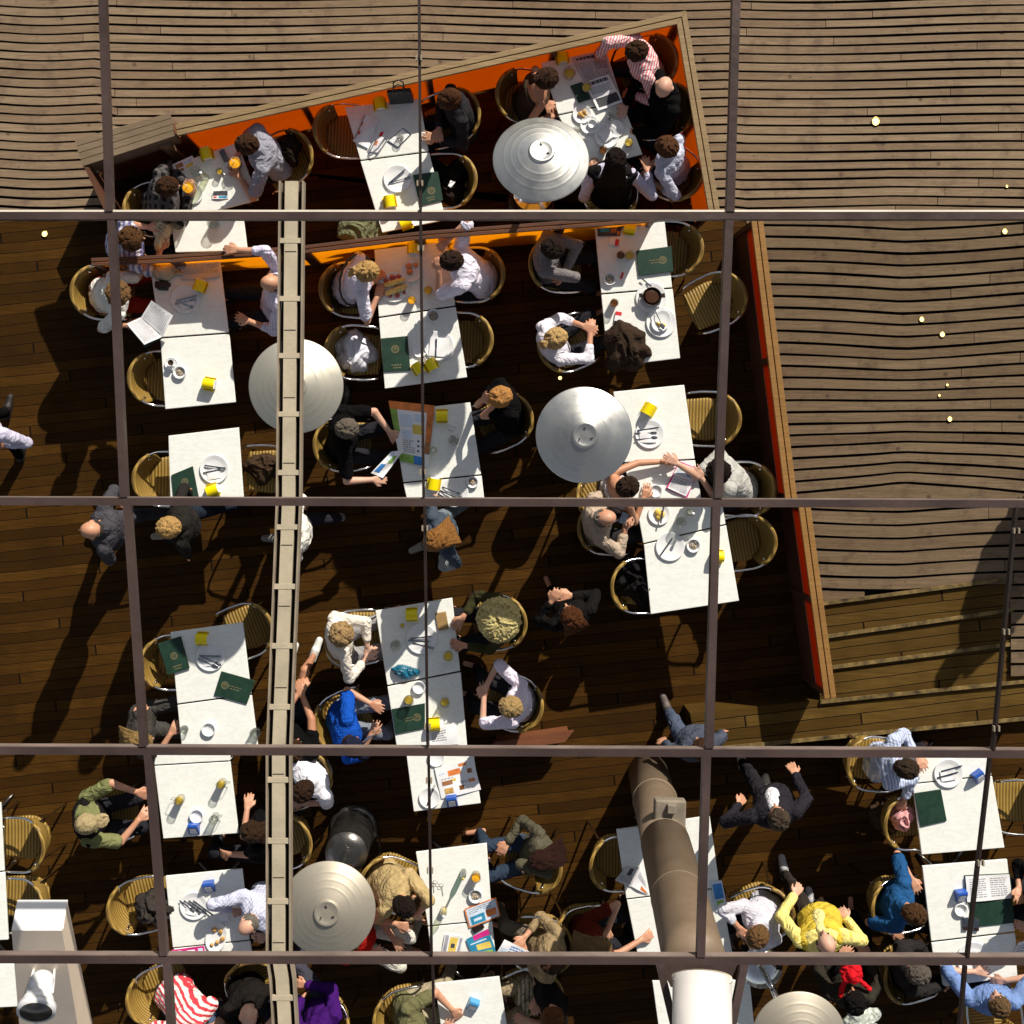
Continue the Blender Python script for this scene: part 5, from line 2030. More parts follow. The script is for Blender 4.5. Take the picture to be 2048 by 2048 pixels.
def holder(px, py, ang, label, kind='yellow', z=ZI):
    c = P(px, py, z)
    rt = empty('napkin_holder', c)
    tag(rt, label, 'napkin holder', 'yellow napkin holders' if kind == 'yellow' else 'blue napkin holders')
    if kind == 'yellow':
        prof = [(-.062, .03), (-.055, .012), (-.047, .004)] + [(-.047 + .0, .06)] + [(.047 * math.cos(R(a)) * -1, .062 + .04 * math.sin(R(a))) for a in range(20, 161, 20)] + [(.047, .06), (.047, .004), (.055, .012), (.062, .03)]
        m = MB()
        n = len(prof)
        vs = []
        for x in (-.052, .052):
            for y, z_ in prof:
                vs.append(V((x, y, z_)))
        for x in (-.052, .052):
            for y, z_ in prof:
                vs.append(V((x, y * .93, max(.001, z_ - .004))))
        fs = []
        for i in range(n - 1):
            fs += [(i, n + i, n + i + 1, i + 1), (2 * n + i, 2 * n + i + 1, 3 * n + i + 1, 3 * n + i), (i, i + 1, 2 * n + i + 1, 2 * n + i), (n + i + 1, n + i, 3 * n + i, 3 * n + i + 1)]
        fs += [(0, 2 * n, 3 * n, n), (n - 1, 2 * n - 1, 4 * n - 1, 3 * n - 1)]
        m.add(vs, fs)
        m.build('shell', M['yellow'], rt, smooth=False)
        m = MB()
        m.box((.006, 0, .045), (.108, .078, .08))
        m.build('napkins', M['paper'], rt, bevel=.004)
        rt.rotation_euler = (0, 0, R(ang))
    else:
        mt = M['blue'] if kind == 'blue' else M['cyan']
        m = MB()
        b_ = [V((x, y, 0)) for x, y in ((-.05, -.06), (.05, -.06), (.05, .058), (-.05, .058))]
        t_ = [V((x, y, .1)) for x, y in ((-.044, .03), (.044, .03), (.044, .055), (-.044, .055))]
        m.hexa(b_, t_)
        m.build('shell', mt, rt, bevel=.005)
        m = MB()
        nrm = V((0, -.1, .09)).normalized()
        a0, a1 = V((0, -.046, .0156)) + nrm * .004, V((0, .018, .0867)) + nrm * .004
        m.hexa([a0 + V((-.034, 0, 0)) - nrm * .006, a0 + V((.034, 0, 0)) - nrm * .006, a1 + V((.03, 0, 0)) - nrm * .006, a1 + V((-.03, 0, 0)) - nrm * .006],
               [a0 + V((-.034, 0, 0)), a0 + V((.034, 0, 0)), a1 + V((.03, 0, 0)), a1 + V((-.03, 0, 0))])
        m.build('napkins', M['paper'], rt, bevel=.003)
        rt.rotation_euler = (0, 0, R(ang))
    return rt


def lump(name, cat, label, pts, z, mat, vox=.012, disp=.03, dsc=.06, group=None, sm=2):
    """soft cloth-like or food-like mass: pts = (px, py, radius_m, dz)"""
    m = MB()
    for x, y, r_, dz in pts:
        m.ball(P(x, y, z) + V((0, 0, dz)), r_, None, 12, 8, (1, 1, .6))
    o = m.build(name, mat, None, P(pts[0][0], pts[0][1], z))
    fuse(o, vox, sm, disp, dsc)
    return tag(o, label, cat, group)


def crumple(name, cat, label, px, py, z, rad, hgt, mat, rot=0., asp=1., seed=1, fold=.35, group=None):
    """heaped cloth: one folded surface with a closed underside"""
    from mathutils import noise as nz
    c = P(px, py, z)
    n, k = 72, 26
    off = V((seed * 7.31, seed * 3.7, seed))
    cr, sr = math.cos(R(rot)), math.sin(R(rot))
    vs = []
    for j in range(1, k + 1):
        u = j / k
        for i in range(n):
            a = 6.2832 * i / n
            d = V((math.cos(a), math.sin(a), 0))
            ro = rad * (1 + .42 * nz.noise(d * 1.3 + off) + .14 * nz.noise(d * 4 + off))
            x, y = d.x * ro * u, d.y * ro * u * asp
            q_ = V((x, y, 0)) / rad
            w = V((nz.noise(q_ * 1.1 + off), nz.noise(q_ * 1.1 + off * 2), 0)) * .8
            r1 = 1 - abs(nz.noise((q_ + w) * 1.7 + off)) * 2.2
            r2 = 1 - abs(nz.noise((q_ + w) * 3.6 + off * 1.7)) * 2.0
            env = max(0., 1 - u ** 3) ** .6
            h = hgt * (env * (.62 + .3 * nz.noise(q_ * 1.2 + off * 3)) + fold * env * (.5 * r1 + .3 * r2) - .04)
            if j == k:
                h = 0
            vs.append(V((c.x + x * cr - y * sr, c.y + x * sr + y * cr, z + max(h, .002 if j < k else 0))))
    top = V((c.x, c.y, z + hgt * .85))
    vs += [top, V((c.x, c.y, z))]
    fs = []
    for i in range(n):
        i2 = (i + 1) % n
        fs.append((len(vs) - 2, i, i2))
        for j in range(k - 1):
            fs.append((j * n + i, (j + 1) * n + i, (j + 1) * n + i2, j * n + i2))
        fs.append(((k - 1) * n + i2, (k - 1) * n + i, len(vs) - 1))
    m = MB()
    m.add(vs, fs)
    return tag(m.build(name, mat, None, c, True), label, cat, group)


def napkin(px, py, ang, w, h, label, z=ZI + .01):
    s_ = 221
    c, s2 = math.cos(R(-ang)), math.sin(R(-ang))
    q_ = []
    for a, b in ((-w / 2, -h / 2), (w / 2, -h / 2), (w / 2, h / 2), (-w / 2, h / 2)):
        q_.append((px + a * c - b * s2, py + a * s2 + b * c))
    return sheet('paper_napkin', 'napkin', label, q_, M['paper'], z=z, curl=.004, seed=int(px), group='paper napkins on the plates')


# --- slanting juice table
holder(415, 310, 105, 'yellow napkin holder at the wall end of the slanting juice table')
sheet('leaflet', 'leaflet', 'brown and white illustrated leaflet at the left end of the juice table', [(344, 330), (385, 311), (393, 330), (357, 352)], M['paper'],
      [(.1, .15, .45, .5, 'pbrown'), (.5, .2, .9, .45, 'pale'), (.1, .6, .4, .85, 'pbrown'), (.5, .55, .9, .85, 'pyel')])
glass(474, 330, 'orange juice glass held by the man in grey tee', 13, .12, 'juice', .9, True)
glass(381, 379, 'orange juice glass held by the boy in checked shirt', 13, .12, 'juice', .9, True)
plate(386, 388, 21, 'small white saucer under the juice of the checked shirt boy')
plate(462, 340, 17, 'small white saucer under the juice of the man in grey tee')
bottle(412, 356, 'small pale water bottle in the middle of the juice table')
glass(441, 345, 'small half full lemon glass on the juice table', 7, .07, 'beer', .5)
glass(395, 347, 'clear tumbler behind the bottle on the juice table', 12)
sheet('magazine', 'magazine', 'small dark photo magazine at the lower edge of the juice table', [(426, 382), (457, 381), (457, 398), (424, 398)], M['paper'], [(0.05, .05, .95, .6, 'dink'), (.1, .7, .3, .9, 'red'), (.4, .65, .9, .9, 'pteal')])
m = MB()
m.box(P(448, 311, ZI + .011), (.05, .11, .02), R(25))
o = tag(m.build('mobile_phone', M['dsteel'], None, P(448, 311, ZI), bevel=.004), 'small silver phone on the juice table', 'phone', 'mobile phones on the tables')
glass(362, 452, 'tall clear glass at left of the table behind the divider', 12)
glass(430, 450, 'clear glass at right of the table behind the divider', 12)
# --- second upper table
holder(760, 210, 100, 'yellow napkin holder beside the black handbag')
sheet('torn_paper', 'paper', 'large torn sheet of paper with red marks on the handbag table', [(730, 228), (757, 240), (736, 297), (706, 283)], M['paper'], [(.05, .3, .15, .4, 'porange'), (.1, .6, .22, .72, 'red'), (.02, .05, .08, .9, 'pbrown')], curl=.012, seed=4)
sheet('torn_paper', 'paper', 'smaller torn sheet with red blots beside the metal tray', [(757, 262), (776, 258), (758, 306), (738, 303)], M['paper'], [(.3, .1, .7, .3, 'red'), (.2, .5, .5, .7, 'porange')], curl=.01, seed=5)
m = MB()
q_ = [P(*p, ZI) for p in ((806, 256), (823, 269), (795, 297), (774, 283))]
m.prism([p[:2] for p in q_[::-1]], ZI, ZI + .006, M['cutlery'])
c_ = sum(q_, V((0, 0, 0))) / 4
m.prism([c_.lerp(p, .85)[:2] for p in q_[::-1]], ZI + .0065, ZI + .01, M['paper'])
tag(m.build('bill_tray', None, None, c_, bevel=0), 'silver bill tray with a paper slip on the handbag table', 'tray')
glass(801, 276, 'small pale tea glass standing on the silver bill tray', 8, .05, None, z=ZI + .012)
plate(795, 358, 28, 'round white plate with crossed knife and fork near the front dome')
cut('knife', 794, 353, 40, 'table knife crossed over a fork on the plate near the front dome')
cut('fork', 800, 360, 15, 'fork under the crossed knife on the plate near the front dome', ZI + .0185)
menu([(826, 350), (876, 343), (886, 401), (840, 412)], 'dark green menu split by the thin mullion near the front dome', emb=(.6, .6))
holder(780, 405, 100, 'yellow napkin holder just above the transom at the upper tables')
holder(812, 447, 20, 'yellow napkin holder just below the transom by the divider')
# --- newspaper table
holder(1124, 118, 100, 'yellow napkin holder at the top corner of the newspaper table')
newsmarks = text(.08, .06, .92, .16, 1, 3, 'dink', .8) + text(.08, .25, .46, .95, 11, 4) + text(.54, .5, .94, .95, 7, 5) + [(.54, .24, .94, .46, 'ink')]
sheet('newspaper', 'newspaper', 'open newspaper in shade under the hand of the pink striped man', [(1144, 116), (1210, 101), (1235, 180), (1170, 168)], M['news'], newsmarks, curl=.01, seed=2)
sheet('newspaper', 'newspaper', 'sunlit folded newspaper with dark photograph below the shaded one', [(1168, 165), (1217, 150), (1245, 205), (1196, 222)], M['paper'], text(.06, .06, .9, .2, 1, 7, 'dink', .8) + text(.06, .25, .9, .5, 5, 8) + [(.1, .62, .95, .92, 'dink')], curl=.014, seed=3, z=ZI + .012)
menu([(1140, 172), (1164, 164), (1182, 198), (1157, 206)], 'dark green menu half hidden by newspapers', emb=None)
glass(1138, 150, 'tall pale drink glass beside the green menu on the newspaper table', 13, .13, 'beer', .3)
glass(1172, 178, 'small beer glass on the edge of the green menu', 10, .1, 'beer', .6)
plate(1164, 229, 19, 'white plate of brown food scraps on the crowded table')
lump('food_scraps', 'food', 'brown food scraps on the plate of the crowded table', [(1160, 229, .025, .015), (1168, 224, .02, .018), (1166, 234, .018, .016), (1173, 230, .014, .016)], ZI, M['croq'], .006, .012, .02)
plate(1179, 250, 19, 'white saucer with empty cup on the crowded table')
ashtray(1184, 249, 'small white cup on its saucer between two plates', 9, False)
plate(1213, 272, 25, 'large white plate with folded napkin on the crowded table')
napkin(1213, 270, 35, 24, 22, 'folded white napkin on the large plate of the crowded table', ZI + .02)
plate(1230, 258, 18, 'white plate tucked behind the large napkin plate')
glass(1256, 288, 'lemonade glass near the lower corner of the crowded table', 9, .1, 'beer', .7)
glass(1205, 303, 'dark amber glass at the lower edge of the crowded table', 9, .09, 'cola', .7)
glass(1152, 263, 'small clear glass beside the front dome', 8, .07)
glass(1222, 234, 'tall clear glass lying in the shade of the bald man', 9, .12)
# --- handbag and book table
holder(402, 573, 70, 'yellow napkin holder by the plate on the book table')
plate(371, 598, 29, 'white plate with three pieces of cutlery on the book table')
napkin(374, 607, 20, 30, 20, 'crumpled napkin under the cutlery of the book table', ZI + .012)
cut('knife', 374, 596, 15, 'upper table knife on the book table plate')
cut('fork', 371, 603, 12, 'fork on the book table plate')
cut('spoon', 376, 611, -20, 'spoon on the book table plate', ZI + .0225, .1)
sheet('newspaper', 'newspaper', 'folded grey page behind the beige handbag', [(363, 527), (440, 524), (441, 555), (362, 561)], M['news'], text(.05, .1, .95, .7, 6, 12), curl=.01, seed=9)
crumple('handbag', 'handbag', 'beige canvas handbag lying on the table below the divider', 332, 544, ZTOP, 0.15, 0.1, fabric((.5, .45, .33)), 0, 0.5, 2, 0.35)
crumple('handbag', 'handbag', 'beige drawstring bag in the arms of the curly haired person', 325, 468, 0.74, 0.15, 0.16, fabric((.55, .48, .34)), 80, 0.5, 3, 0.35)
crumple('cosmetic_pouch', 'pouch', 'crumpled black pouch beside the beige handbag', 326, 571, ZTOP, 0.075, 0.05, plain('black_leather', (.02, .018, .018), .4), 0, 0.7, 4, 0.35)
bk = empty('book', P(300, 645, .82))
tag(bk, 'thick open book with blank bright pages leaning on the table edge', 'book')
sheet('page', None, None, [(283, 634), (306, 602), (349, 632), (326, 673)], M['paper'], text(.12, .08, .9, .93, 15, 21, 'ink', .35), z=.84, curl=.006, parent=bk, lift=(.0, .05, .05, .0))
sheet('page', None, None, [(255, 648), (283, 634), (324, 674), (290, 690)], M['paper'], text(.12, .08, .9, .93, 15, 22, 'ink', .3), z=.84, curl=.006, parent=bk, lift=(.02, 0, 0, .02))
m = MB()
m.hexa([P(253, 650, .80), P(290, 696, .80), P(327, 676, .79), P(283, 634, .79)], [P(253, 650, .835), P(290, 696, .835), P(327, 676, .825), P(283, 634, .825)])
m.build('cover', M['green'], bk, bk.location)
# --- coffee table at left
plate(343, 728, 13, 'small saucer under the coffee cup')
cp_ = empty('coffee_cup', P(343, 726, ZI + .018))
tag(cp_, 'small white cup of black coffee on its saucer', 'cup')
m = MB()
c_ = cp_.location
m.lathe(c_, [(.018, 0), (.024, .01), (.032, .05), (.029, .05), (.022, .012), (0, .012)], 24)
m.build('body', M['china'], cp_, c_, True)
m = MB()
m.lathe(c_, [(.026, .034), (.026, .0345), (0, .035)], 24)
m.build('coffee', M['coffee'], cp_, c_, True)
m = MB()
m.tube([c_ + V((.028, .004, .04)), c_ + V((.046, .006, .035)), c_ + V((.044, .006, .02)), c_ + V((.026, .004, .016))], .004, 8)
m.build('handle', M['china'], cp_, c_, True)
ashtray(360, 745, 'ashtray full of butts beside the small coffee cup', 13)
holder(420, 768, -10, 'yellow napkin holder alone on the coffee cup table')
# --- half lit menu table
menu([(343, 950), (386, 932), (398, 994), (348, 1002)], 'dark green menu at the left edge of the half lit table', emb=(.55, .4))
plate(429, 938, 29, 'white plate with crossed cutlery on the half lit table')
napkin(428, 948, 10, 28, 20, 'white napkin under cutlery on the half lit table', ZI + .012)
cut('knife', 431, 934, -8, 'table knife on top on the half lit table')
cut('fork', 428, 941, 12, 'fork across the napkin on the half lit table')
holder(427, 980, 20, 'yellow napkin holder near the transom on the half lit table')
# --- sandwich table
plate(788, 574, 31, 'round white plate holding the baguette sandwich')
for k_, (a_, b_, l_) in enumerate((((768, 571), (810, 559), 'upper half of a split baguette on the sandwich plate'), ((770, 588), (814, 572), 'lower half of a split baguette on the sandwich plate'))):
    m = MB()
    A_, B_ = P(*a_, ZI + .035), P(*b_, ZI + .035)
    m.tube([A_, A_.lerp(B_, .06), A_.lerp(B_, .3), A_.lerp(B_, .7), A_.lerp(B_, .94), B_], .026, 12, radii=[.008, .02, .025, .026, .02, .008])
    tag(m.build('baguette', M['bread'], None, A_, True), l_, 'bread')
lump('cured_ham', 'food', 'dark red cured ham slices above the baguette', [(772, 562, .025, .01), (785, 556, .03, .012), (797, 553, .022, .012), (790, 570, .02, .02)], ZI, M['ham'], .006, .02, .025)
lump('cured_ham', 'food', 'dark red cured ham slices below the baguette', [(780, 592, .022, .01), (795, 591, .026, .012), (810, 586, .02, .01)], ZI, M['ham'], .006, .02, .025)
plate(822, 543, 22, 'white plate of tomato toast between the sandwich eaters')
lump('toast', 'food', 'tomato rubbed toast on the upper plate of the sandwich table', [(818, 533, .03, .015), (832, 531, .025, .015), (820, 545, .03, .018)], ZI, M['toast'], .007, .012, .03)
holder(828, 497, 90, 'yellow napkin holder in shade at the divider end of the sandwich table')
glass(857, 582, 'orange juice glass near the arm of the man in white tee', 9, .1, 'juice', .8)
glass(824, 602, 'orange juice glass nearer the woman on the sandwich table', 9, .1, 'juice', .8)
ashtray(867, 632, 'white ashtray on the seam by the man in white tee', 14)
menu([(762, 677), (815, 672), (821, 741), (767, 744)], 'large dark green menu alone at left of the sandwich table', emb=(.5, .35))
plate(878, 692, 30, 'white plate with napkin and upright knife')
napkin(878, 694, -5, 38, 38, 'large square napkin under the upright knife', ZI + .018)
cut('knife', 872, 696, 88, 'upright table knife on the large square napkin', ZI + .031, .18)
plate(840, 700, 15, 'small white saucer peeping behind the thin mullion')
holder(862, 730, -60, 'right of two yellow napkin holders by the upright knife plate')
holder(838, 736, -60, 'left of two yellow napkin holders by the upright knife plate')
# --- map table
mapm = [(.0, .0, 1, .13, 'porange'), (.0, .13, .16, .5, 'pgreen'), (.84, .13, 1, .6, 'porange'), (.2, .2, .5, .4, 'pale'), (.55, .18, .8, .3, 'pale'), (.5, .35, .8, .5, 'pyel'),
        (.22, .46, .46, .6, 'pale'), (.84, .6, 1, .8, 'pbrown'), (.0, .86, .5, 1, 'pgreen'), (.5, .86, .8, 1, 'pblue'), (.62, .6, .68, .63, 'dink'), (.62, .68, .68, .71, 'dink'), (.62, .76, .68, .79, 'dink'), (.74, .6, .8, .63, 'dink'), (.74, .68, .8, .71, 'dink')] + text(.2, .62, .56, .84, 6, 31)
sheet('tourist_map', 'map', 'large colourful tourist map unfolded over the table edge', [(777, 801), (870, 811), (856, 934), (800, 922)], M['paper'], mapm, z=ZI + .004, curl=.012, seed=6)
sheet('map_flap', 'leaflet', 'blue and white leaflet held up in the hand of the map reader', [(783, 903), (808, 900), (766, 956), (742, 946)], M['paper'], [(.1, .55, .5, .9, 'pblue'), (.5, .2, .8, .5, 'pgreen'), (.2, .1, .5, .4, 'pale')], z=.79, curl=.014, seed=7)
holder(884, 832, 0, 'yellow napkin holder at the right of the tourist map')
bottle(868, 900, 'pale water bottle beside the tourist map', h=.2)
glass(908, 880, 'tall clear glass lying in light near the strawberry blonde', 11, .12)
crumple('tissue', 'tissue', 'small crumpled tissue near the yellow holder on the map table', 903, 855, ZTOP, 0.035, 0.03, M['paper'], 0, 1, 18, 0.5)
holder(868, 968, 80, 'yellow napkin holder at the transom below the tourist map')
plate(908, 985, 29, 'white plate with fanned cutlery above the transom')
for k_, dx in enumerate((0, 1, 2)):
    cut('knife' if k_ else 'fork', 905 - dx * 5, 982 + dx * 8, -22 - dx * 3, ['fork topmost in the fan of cutlery', 'table knife in the middle of the cutlery fan', 'table knife lowest in the cutlery fan'][k_])
ashtray(945, 964, 'white ashtray above the fanned cutlery plate', 12)
# --- green gilt menu table
menu([(1272, 502), (1342, 493), (1346, 543), (1278, 552)], 'thick green gilt stamped menu book beside the empty chairs', emb=(.72, .5), thick=.022, textv=(.45, .55))
holder(1258, 457, -10, 'yellow napkin holder in shade at the top of the gilt menu table')
sheet('magazine', 'magazine', 'dark patterned magazine beside the shaded yellow holder', [(1195, 454), (1245, 448), (1240, 472), (1195, 473)], M['dink'], [(.1, .2, .5, .6, 'pteal'), (.55, .3, .8, .7, 'pbrown'), (.85, .6, .95, .9, 'porange')], seed=8)
def cigs(px, py, a, label):
    m = MB()
    c_ = P(px, py, ZI + .012)
    m.box(c_, (.085, .055, .022), R(a), M['paper'])
    m.box(c_ + Matrix.Rotation(R(a), 3, 'Z') @ V((.026, 0, .0005)), (.034, .0555, .0225), R(a), M['red'])
    tag(m.build('cigarette_packet', None, None, c_), label, 'cigarette packet', 'red and white cigarette packets')
cigs(1228, 484, -10, 'red and white cigarette packet in shade near the gilt menu')
cigs(1236, 633, 80, 'red and white cigarette packet below the amber glass')
glass(1240, 512, 'iced amber glass left of the gilt menu', 9, .1, 'cola', .6)
glass(1258, 512, 'pale lemonade glass touching the gilt menu', 10, .1, 'beer', .4)
ashtray(1219, 558, 'glass ashtray full of butts left of the gilt menu', 13)
m = MB()
m.box(P(1244, 551, ZI + .008), (.018, .06, .014), R(-20))
tag(m.build('lighter', M['red'], None, P(1244, 551, ZI), bevel=.003), 'small red lighter beside the full ashtray', 'lighter')
plate(1302, 596, 31, 'white plate carrying the black cooking pot')
plate(1300, 598, 22, 'smaller white plate stacked directly under the black pot', z=ZI + .02)
pt_ = empty('cooking_pot', P(1303, 594, ZI + .045))
tag(pt_, 'round black pot of dark sauce on stacked plates', 'pot')
c_ = pt_.location
m = MB()
m.lathe(c_, [(.07, 0), (.08, .01), (.086, .045), (.08, .046), (.073, .012), (0, .01)], 32)
m.build('body', M['black'], pt_, c_, True)
m = MB()
m.lathe(c_, [(.074, .028), (.05, .031), (0, .03)], 24)
m.build('sauce', M['coffee'], pt_, c_, True)
for s_ in (-1, 1):
    m = MB()
    m.box(c_ + V((s_ * .1, .01, .035)), (.035, .04, .012), .1)
    m.build('handle', M['black'], pt_, c_, bevel=.004)
plate(1322, 645, 30, 'large white plate at the base of the mustard dish stack')
plate(1322, 642, 23, 'oval white dish with yellow mustard on the stacked plates', .8, 60, ZI + .022)
lump('mustard', 'food', 'smear of yellow mustard in the oval dish', [(1320, 649, .02, 0), (1328, 650, .016, 0), (1314, 646, .012, 0)], ZI + .034, M['omelette'], .005, .006, .02)
cut('spoon', 1318, 638, -65, 'spoon resting in the mustard dish', ZI + .06)
glass(1227, 607, 'amber glass on the lower gilt menu table', 9, .1, 'cola', .7)
cut('knife', 1293, 565, -40, 'table knife leaning off the rim of the pot plate', ZI + .025, .12)
crumple('coat', 'coat', 'dark brown coat heaped on the corner of the table by the blonde', 1253, 692, ZTOP, 0.23, 0.2, fabric((.035, .022, .015)), 20, 1, 5, 0.5)
# --- lone plate table
holder(1297, 819, 60, 'yellow napkin holder above the lone plate by the middle dome')
plate(1299, 868, 29, 'lone white plate of cutlery beside the middle dome')
napkin(1296, 872, 0, 34, 26, 'square napkin under cutlery beside the middle dome', ZI + .016)
cut('knife', 1297, 858, 8, 'topmost table knife on the lone plate')
cut('fork', 1292, 866, 2, 'middle fork on the lone plate')
cut('spoon', 1293, 877, 6, 'lowest spoon on the lone plate')
gb = empty('guidebook', P(1365, 960, ZI))
tag(gb, 'open blue and white guidebook under the curly haired writer', 'book')
sheet('page', None, None, [(1359, 925), (1395, 938), (1386, 965), (1345, 950)], M['paper'], [(.1, .1, .9, .8, 'pale'), (.2, .3, .6, .5, 'pgreen'), (.6, .5, .85, .7, 'pblue')], parent=gb, z=ZI + .012, curl=.005)
sheet('page', None, None, [(1345, 951), (1386, 966), (1372, 993), (1333, 975)], M['paper'], text(.1, .1, .9, .9, 8, 41) + [(.0, .0, .05, 1, 'pmag')], parent=gb, z=ZI + .012, curl=.005)
m = MB()
m.prism([P(*p, ZI)[:2] for p in [(1331, 977), (1374, 996), (1398, 938), (1358, 922)]], ZI, ZI + .01)
m.build('cover', M['pmag'], gb, gb.location)
ashtray(1311, 982, 'empty white ashtray beside the bare armed woman', 13, False)
# --- omelette table
plate(1318, 1028, 22, 'white plate holding a golden omelette')
lump('omelette', 'food', 'golden omelette on the plate near the transom', [(1316, 1024, .035, .012), (1322, 1028, .035, .012), (1318, 1034, .03, .01)], ZI + .008, M['omelette'], .007, .008, .03)
cut('knife', 1325, 1025, 80, 'table knife lying over the omelette', ZI + .05)
bottle(1378, 1024, 'large pale water bottle with lemon near the transom')
glass(1359, 1042, 'clear wine glass between the omelette and the bottle', 11, .12)
plate(1340, 1093, 29, 'empty white plate on the table by the beige man')
cut('knife', 1333, 1093, 55, 'knife half in shadow on the empty plate by the beige man', ZI + .022)
ashtray(1386, 1091, 'white ashtray of butts right of the empty plate', 14)
holder(1434, 1112, 175, 'yellow napkin holder behind the mullion on the empty plate table')
# --- third row left
holder(406, 1276, -3, 'yellow napkin holder on the two menu table')
plate(421, 1313, 29, 'white plate of cutlery on the two menu table')
napkin(421, 1325, 5, 30, 14, 'napkin under cutlery on the two menu table', ZI + .012)
cut('knife', 421, 1312, -2, 'table knife on the two menu table plate')
cut('fork', 422, 1321, -22, 'fork on the two menu table plate')
cut('spoon', 416, 1326, -25, 'spoon on the two menu table plate')
menu([(316, 1287), (362, 1272), (380, 1336), (336, 1350)], 'dark green menu hanging over the left chair arm', emb=(.5, .5), z=ZI + .01)
menu([(443, 1342), (511, 1361), (494, 1408), (428, 1390)], 'dark green menu turned sideways at the right table edge', emb=(.22, .5), textv=(.45, .55))
ashtray(418, 1458, 'lone white ashtray on the table by grey trousers', 14, False)
glass(370, 1457, 'small grey tumbler left of the lone ashtray', 9, .05)
glass(513, 1463, 'water tumbler held at the right edge of the lone ashtray table', 11, .1)
# --- fourth row left
mug(363, 1595, 'tall beer glass with handle at left of the beer table', 170)
mug(446, 1563, 'tall beer glass at the upper right of the beer table', 10)
mug(432, 1632, 'nearly empty tall glass at the lower right of the beer table', 20, fill=0)
ashtray(394, 1631, 'white ashtray behind the blue napkin holder on the beer table', 14, False)
holder(389, 1656, 0, 'blue napkin holder at the lower edge of the beer table', 'blue')
holder(419, 1772, 8, 'blue napkin holder above the fried food dish', 'blue')
plate(388, 1811, 28, 'white plate with four dark knives and forks')
napkin(384, 1822, -15, 26, 16, 'white napkin at the left on the plate with dark cutlery', ZI + .012)
for k_ in range(4):
    cut('fork' if k_ < 2 else 'knife', 374 + k_ * 11, 1812 + k_ * 1.5, -36, ['leftmost of two forks on the dark cutlery plate', 'second fork from left on the dark cutlery plate', 'inner of two knives on the dark cutlery plate', 'outermost right knife hanging off the dark cutlery plate'][k_], ZI + .024, .17 + .02 * k_)
plate(433, 1874, 31, 'oval white dish of golden fried food', .68, 75)
lump('fried_food', 'food', 'golden fried morsels in the oval dish', [(430, 1858, .025, .02), (442, 1862, .022, .02), (446, 1876, .024, .02), (436, 1882, .022, .02), (424, 1888, .02, .018)], ZI, M['croq'], .006, .018, .025)
napkin(447, 1834, 5, 22, 16, 'small white napkin above the oval fried food dish')
sheet('leaflet', 'leaflet', 'pink patterned leaflet at the lower edge of the fried food table', [(344, 1899), (408, 1891), (412, 1911), (344, 1912)], M['pmag'], [(.1, .2, .3, .7, 'pale'), (.45, .3, .7, .8, 'paper'), (.8, .2, .95, .6, 'pale')], z=ZI + .004)
# --- big hair table
holder(824, 1228, 3, 'yellow napkin holder at the top of the big hair table')
m = MB()
c_ = P(884, 1242, ZI + .011)
m.box(c_, (.1, .16, .02), R(10))
tag(m.build('wallet', plain('tan_leather', (.32, .2, .08), .5), None, c_, bevel=.006), 'tan leather wallet in front of the big blond hair', 'wallet')
glass(805, 1250, 'tiny yellow cup below the yellow holder', 5, .05, 'beer', .8)
plate(843, 1277, 31, 'white plate of cutlery on the big hair table')
napkin(840, 1292, 5, 34, 20, 'napkin at the lower half of the big hair table plate', ZI + .012)
cut('knife', 842, 1275, 6, 'upper table knife on the big hair table plate')
cut('knife', 838, 1282, -4, 'lower table knife on the big hair table plate')
cut('fork', 846, 1291, -15, 'fork on the big hair table plate')
glass(792, 1288, 'clear long glass at left of the big hair table', 11, .12)
glass(897, 1309, 'bright yellow juice glass at the right of the big hair table', 10, .12, 'beer', .9)
crumple('pouch', 'pouch', 'blue and green glossy pouch on the table seam', 808, 1343, ZTOP, 0.12, 0.08, plain('teal_plastic', (.01, .13, .22), .3, 0, .7, 5), -8, 0.5, 17, 0.4)
ashtray(838, 1374, 'white ashtray by the blue green pouch', 13, False)
glass(818, 1398, 'pale drink glass above the dark menu', 11, .11, 'beer', .35)
glass(890, 1402, 'pale drink glass near the lilac white shirt', 10, .11, 'beer', .35)
menu([(783, 1418), (850, 1406), (850, 1456), (791, 1468)], 'large dark menu in front of the blue shirted man', emb=(.75, .5), textv=(.45, .55))
holder(869, 1447, 5, 'yellow napkin holder right of the large dark menu')
sheet('leaflet', 'leaflet', 'white leaflet partly shaded below the yellow holder', [(857, 1462), (912, 1443), (918, 1488), (860, 1492)], M['paper'], text(.1, .2, .6, .8, 5, 51), seed=12)
# --- picture menu
pics = [(.3, .18, .62, .36, 'porange'), (.08, .2, .22, .26, 'pale'), (.78, .26, .9, .4, 'pbrown'), (.1, .48, .36, .62, 'pbrown'), (.36, .46, .46, .54, 'pyel'), (.12, .72, .34, .9, 'croq'), (.5, .72, .62, .86, 'cola'), (.76, .58, .92, .68, 'porange'), (.6, .05, .8, .14, 'porange')]
sheet('picture_menu', 'menu', 'white sheet with pictures of dishes below the transom', [(869, 1536), (946, 1517), (962, 1579), (883, 1597)], M['paper'], pics + text(.1, .4, .4, .45, 1, 61) + text(.55, .6, .9, .68, 2, 62), z=ZI + .004)
plate(859, 1595, 21, 'white plate left of the picture menu sheet')
cut('fork', 862, 1590, 70, 'fork upright on the plate left of the picture menu')
plate(872, 1516, 17, 'white plate cut by the transom above the picture menu')
holder(904, 1601, 8, 'blue napkin holder under the picture menu sheet', 'blue')
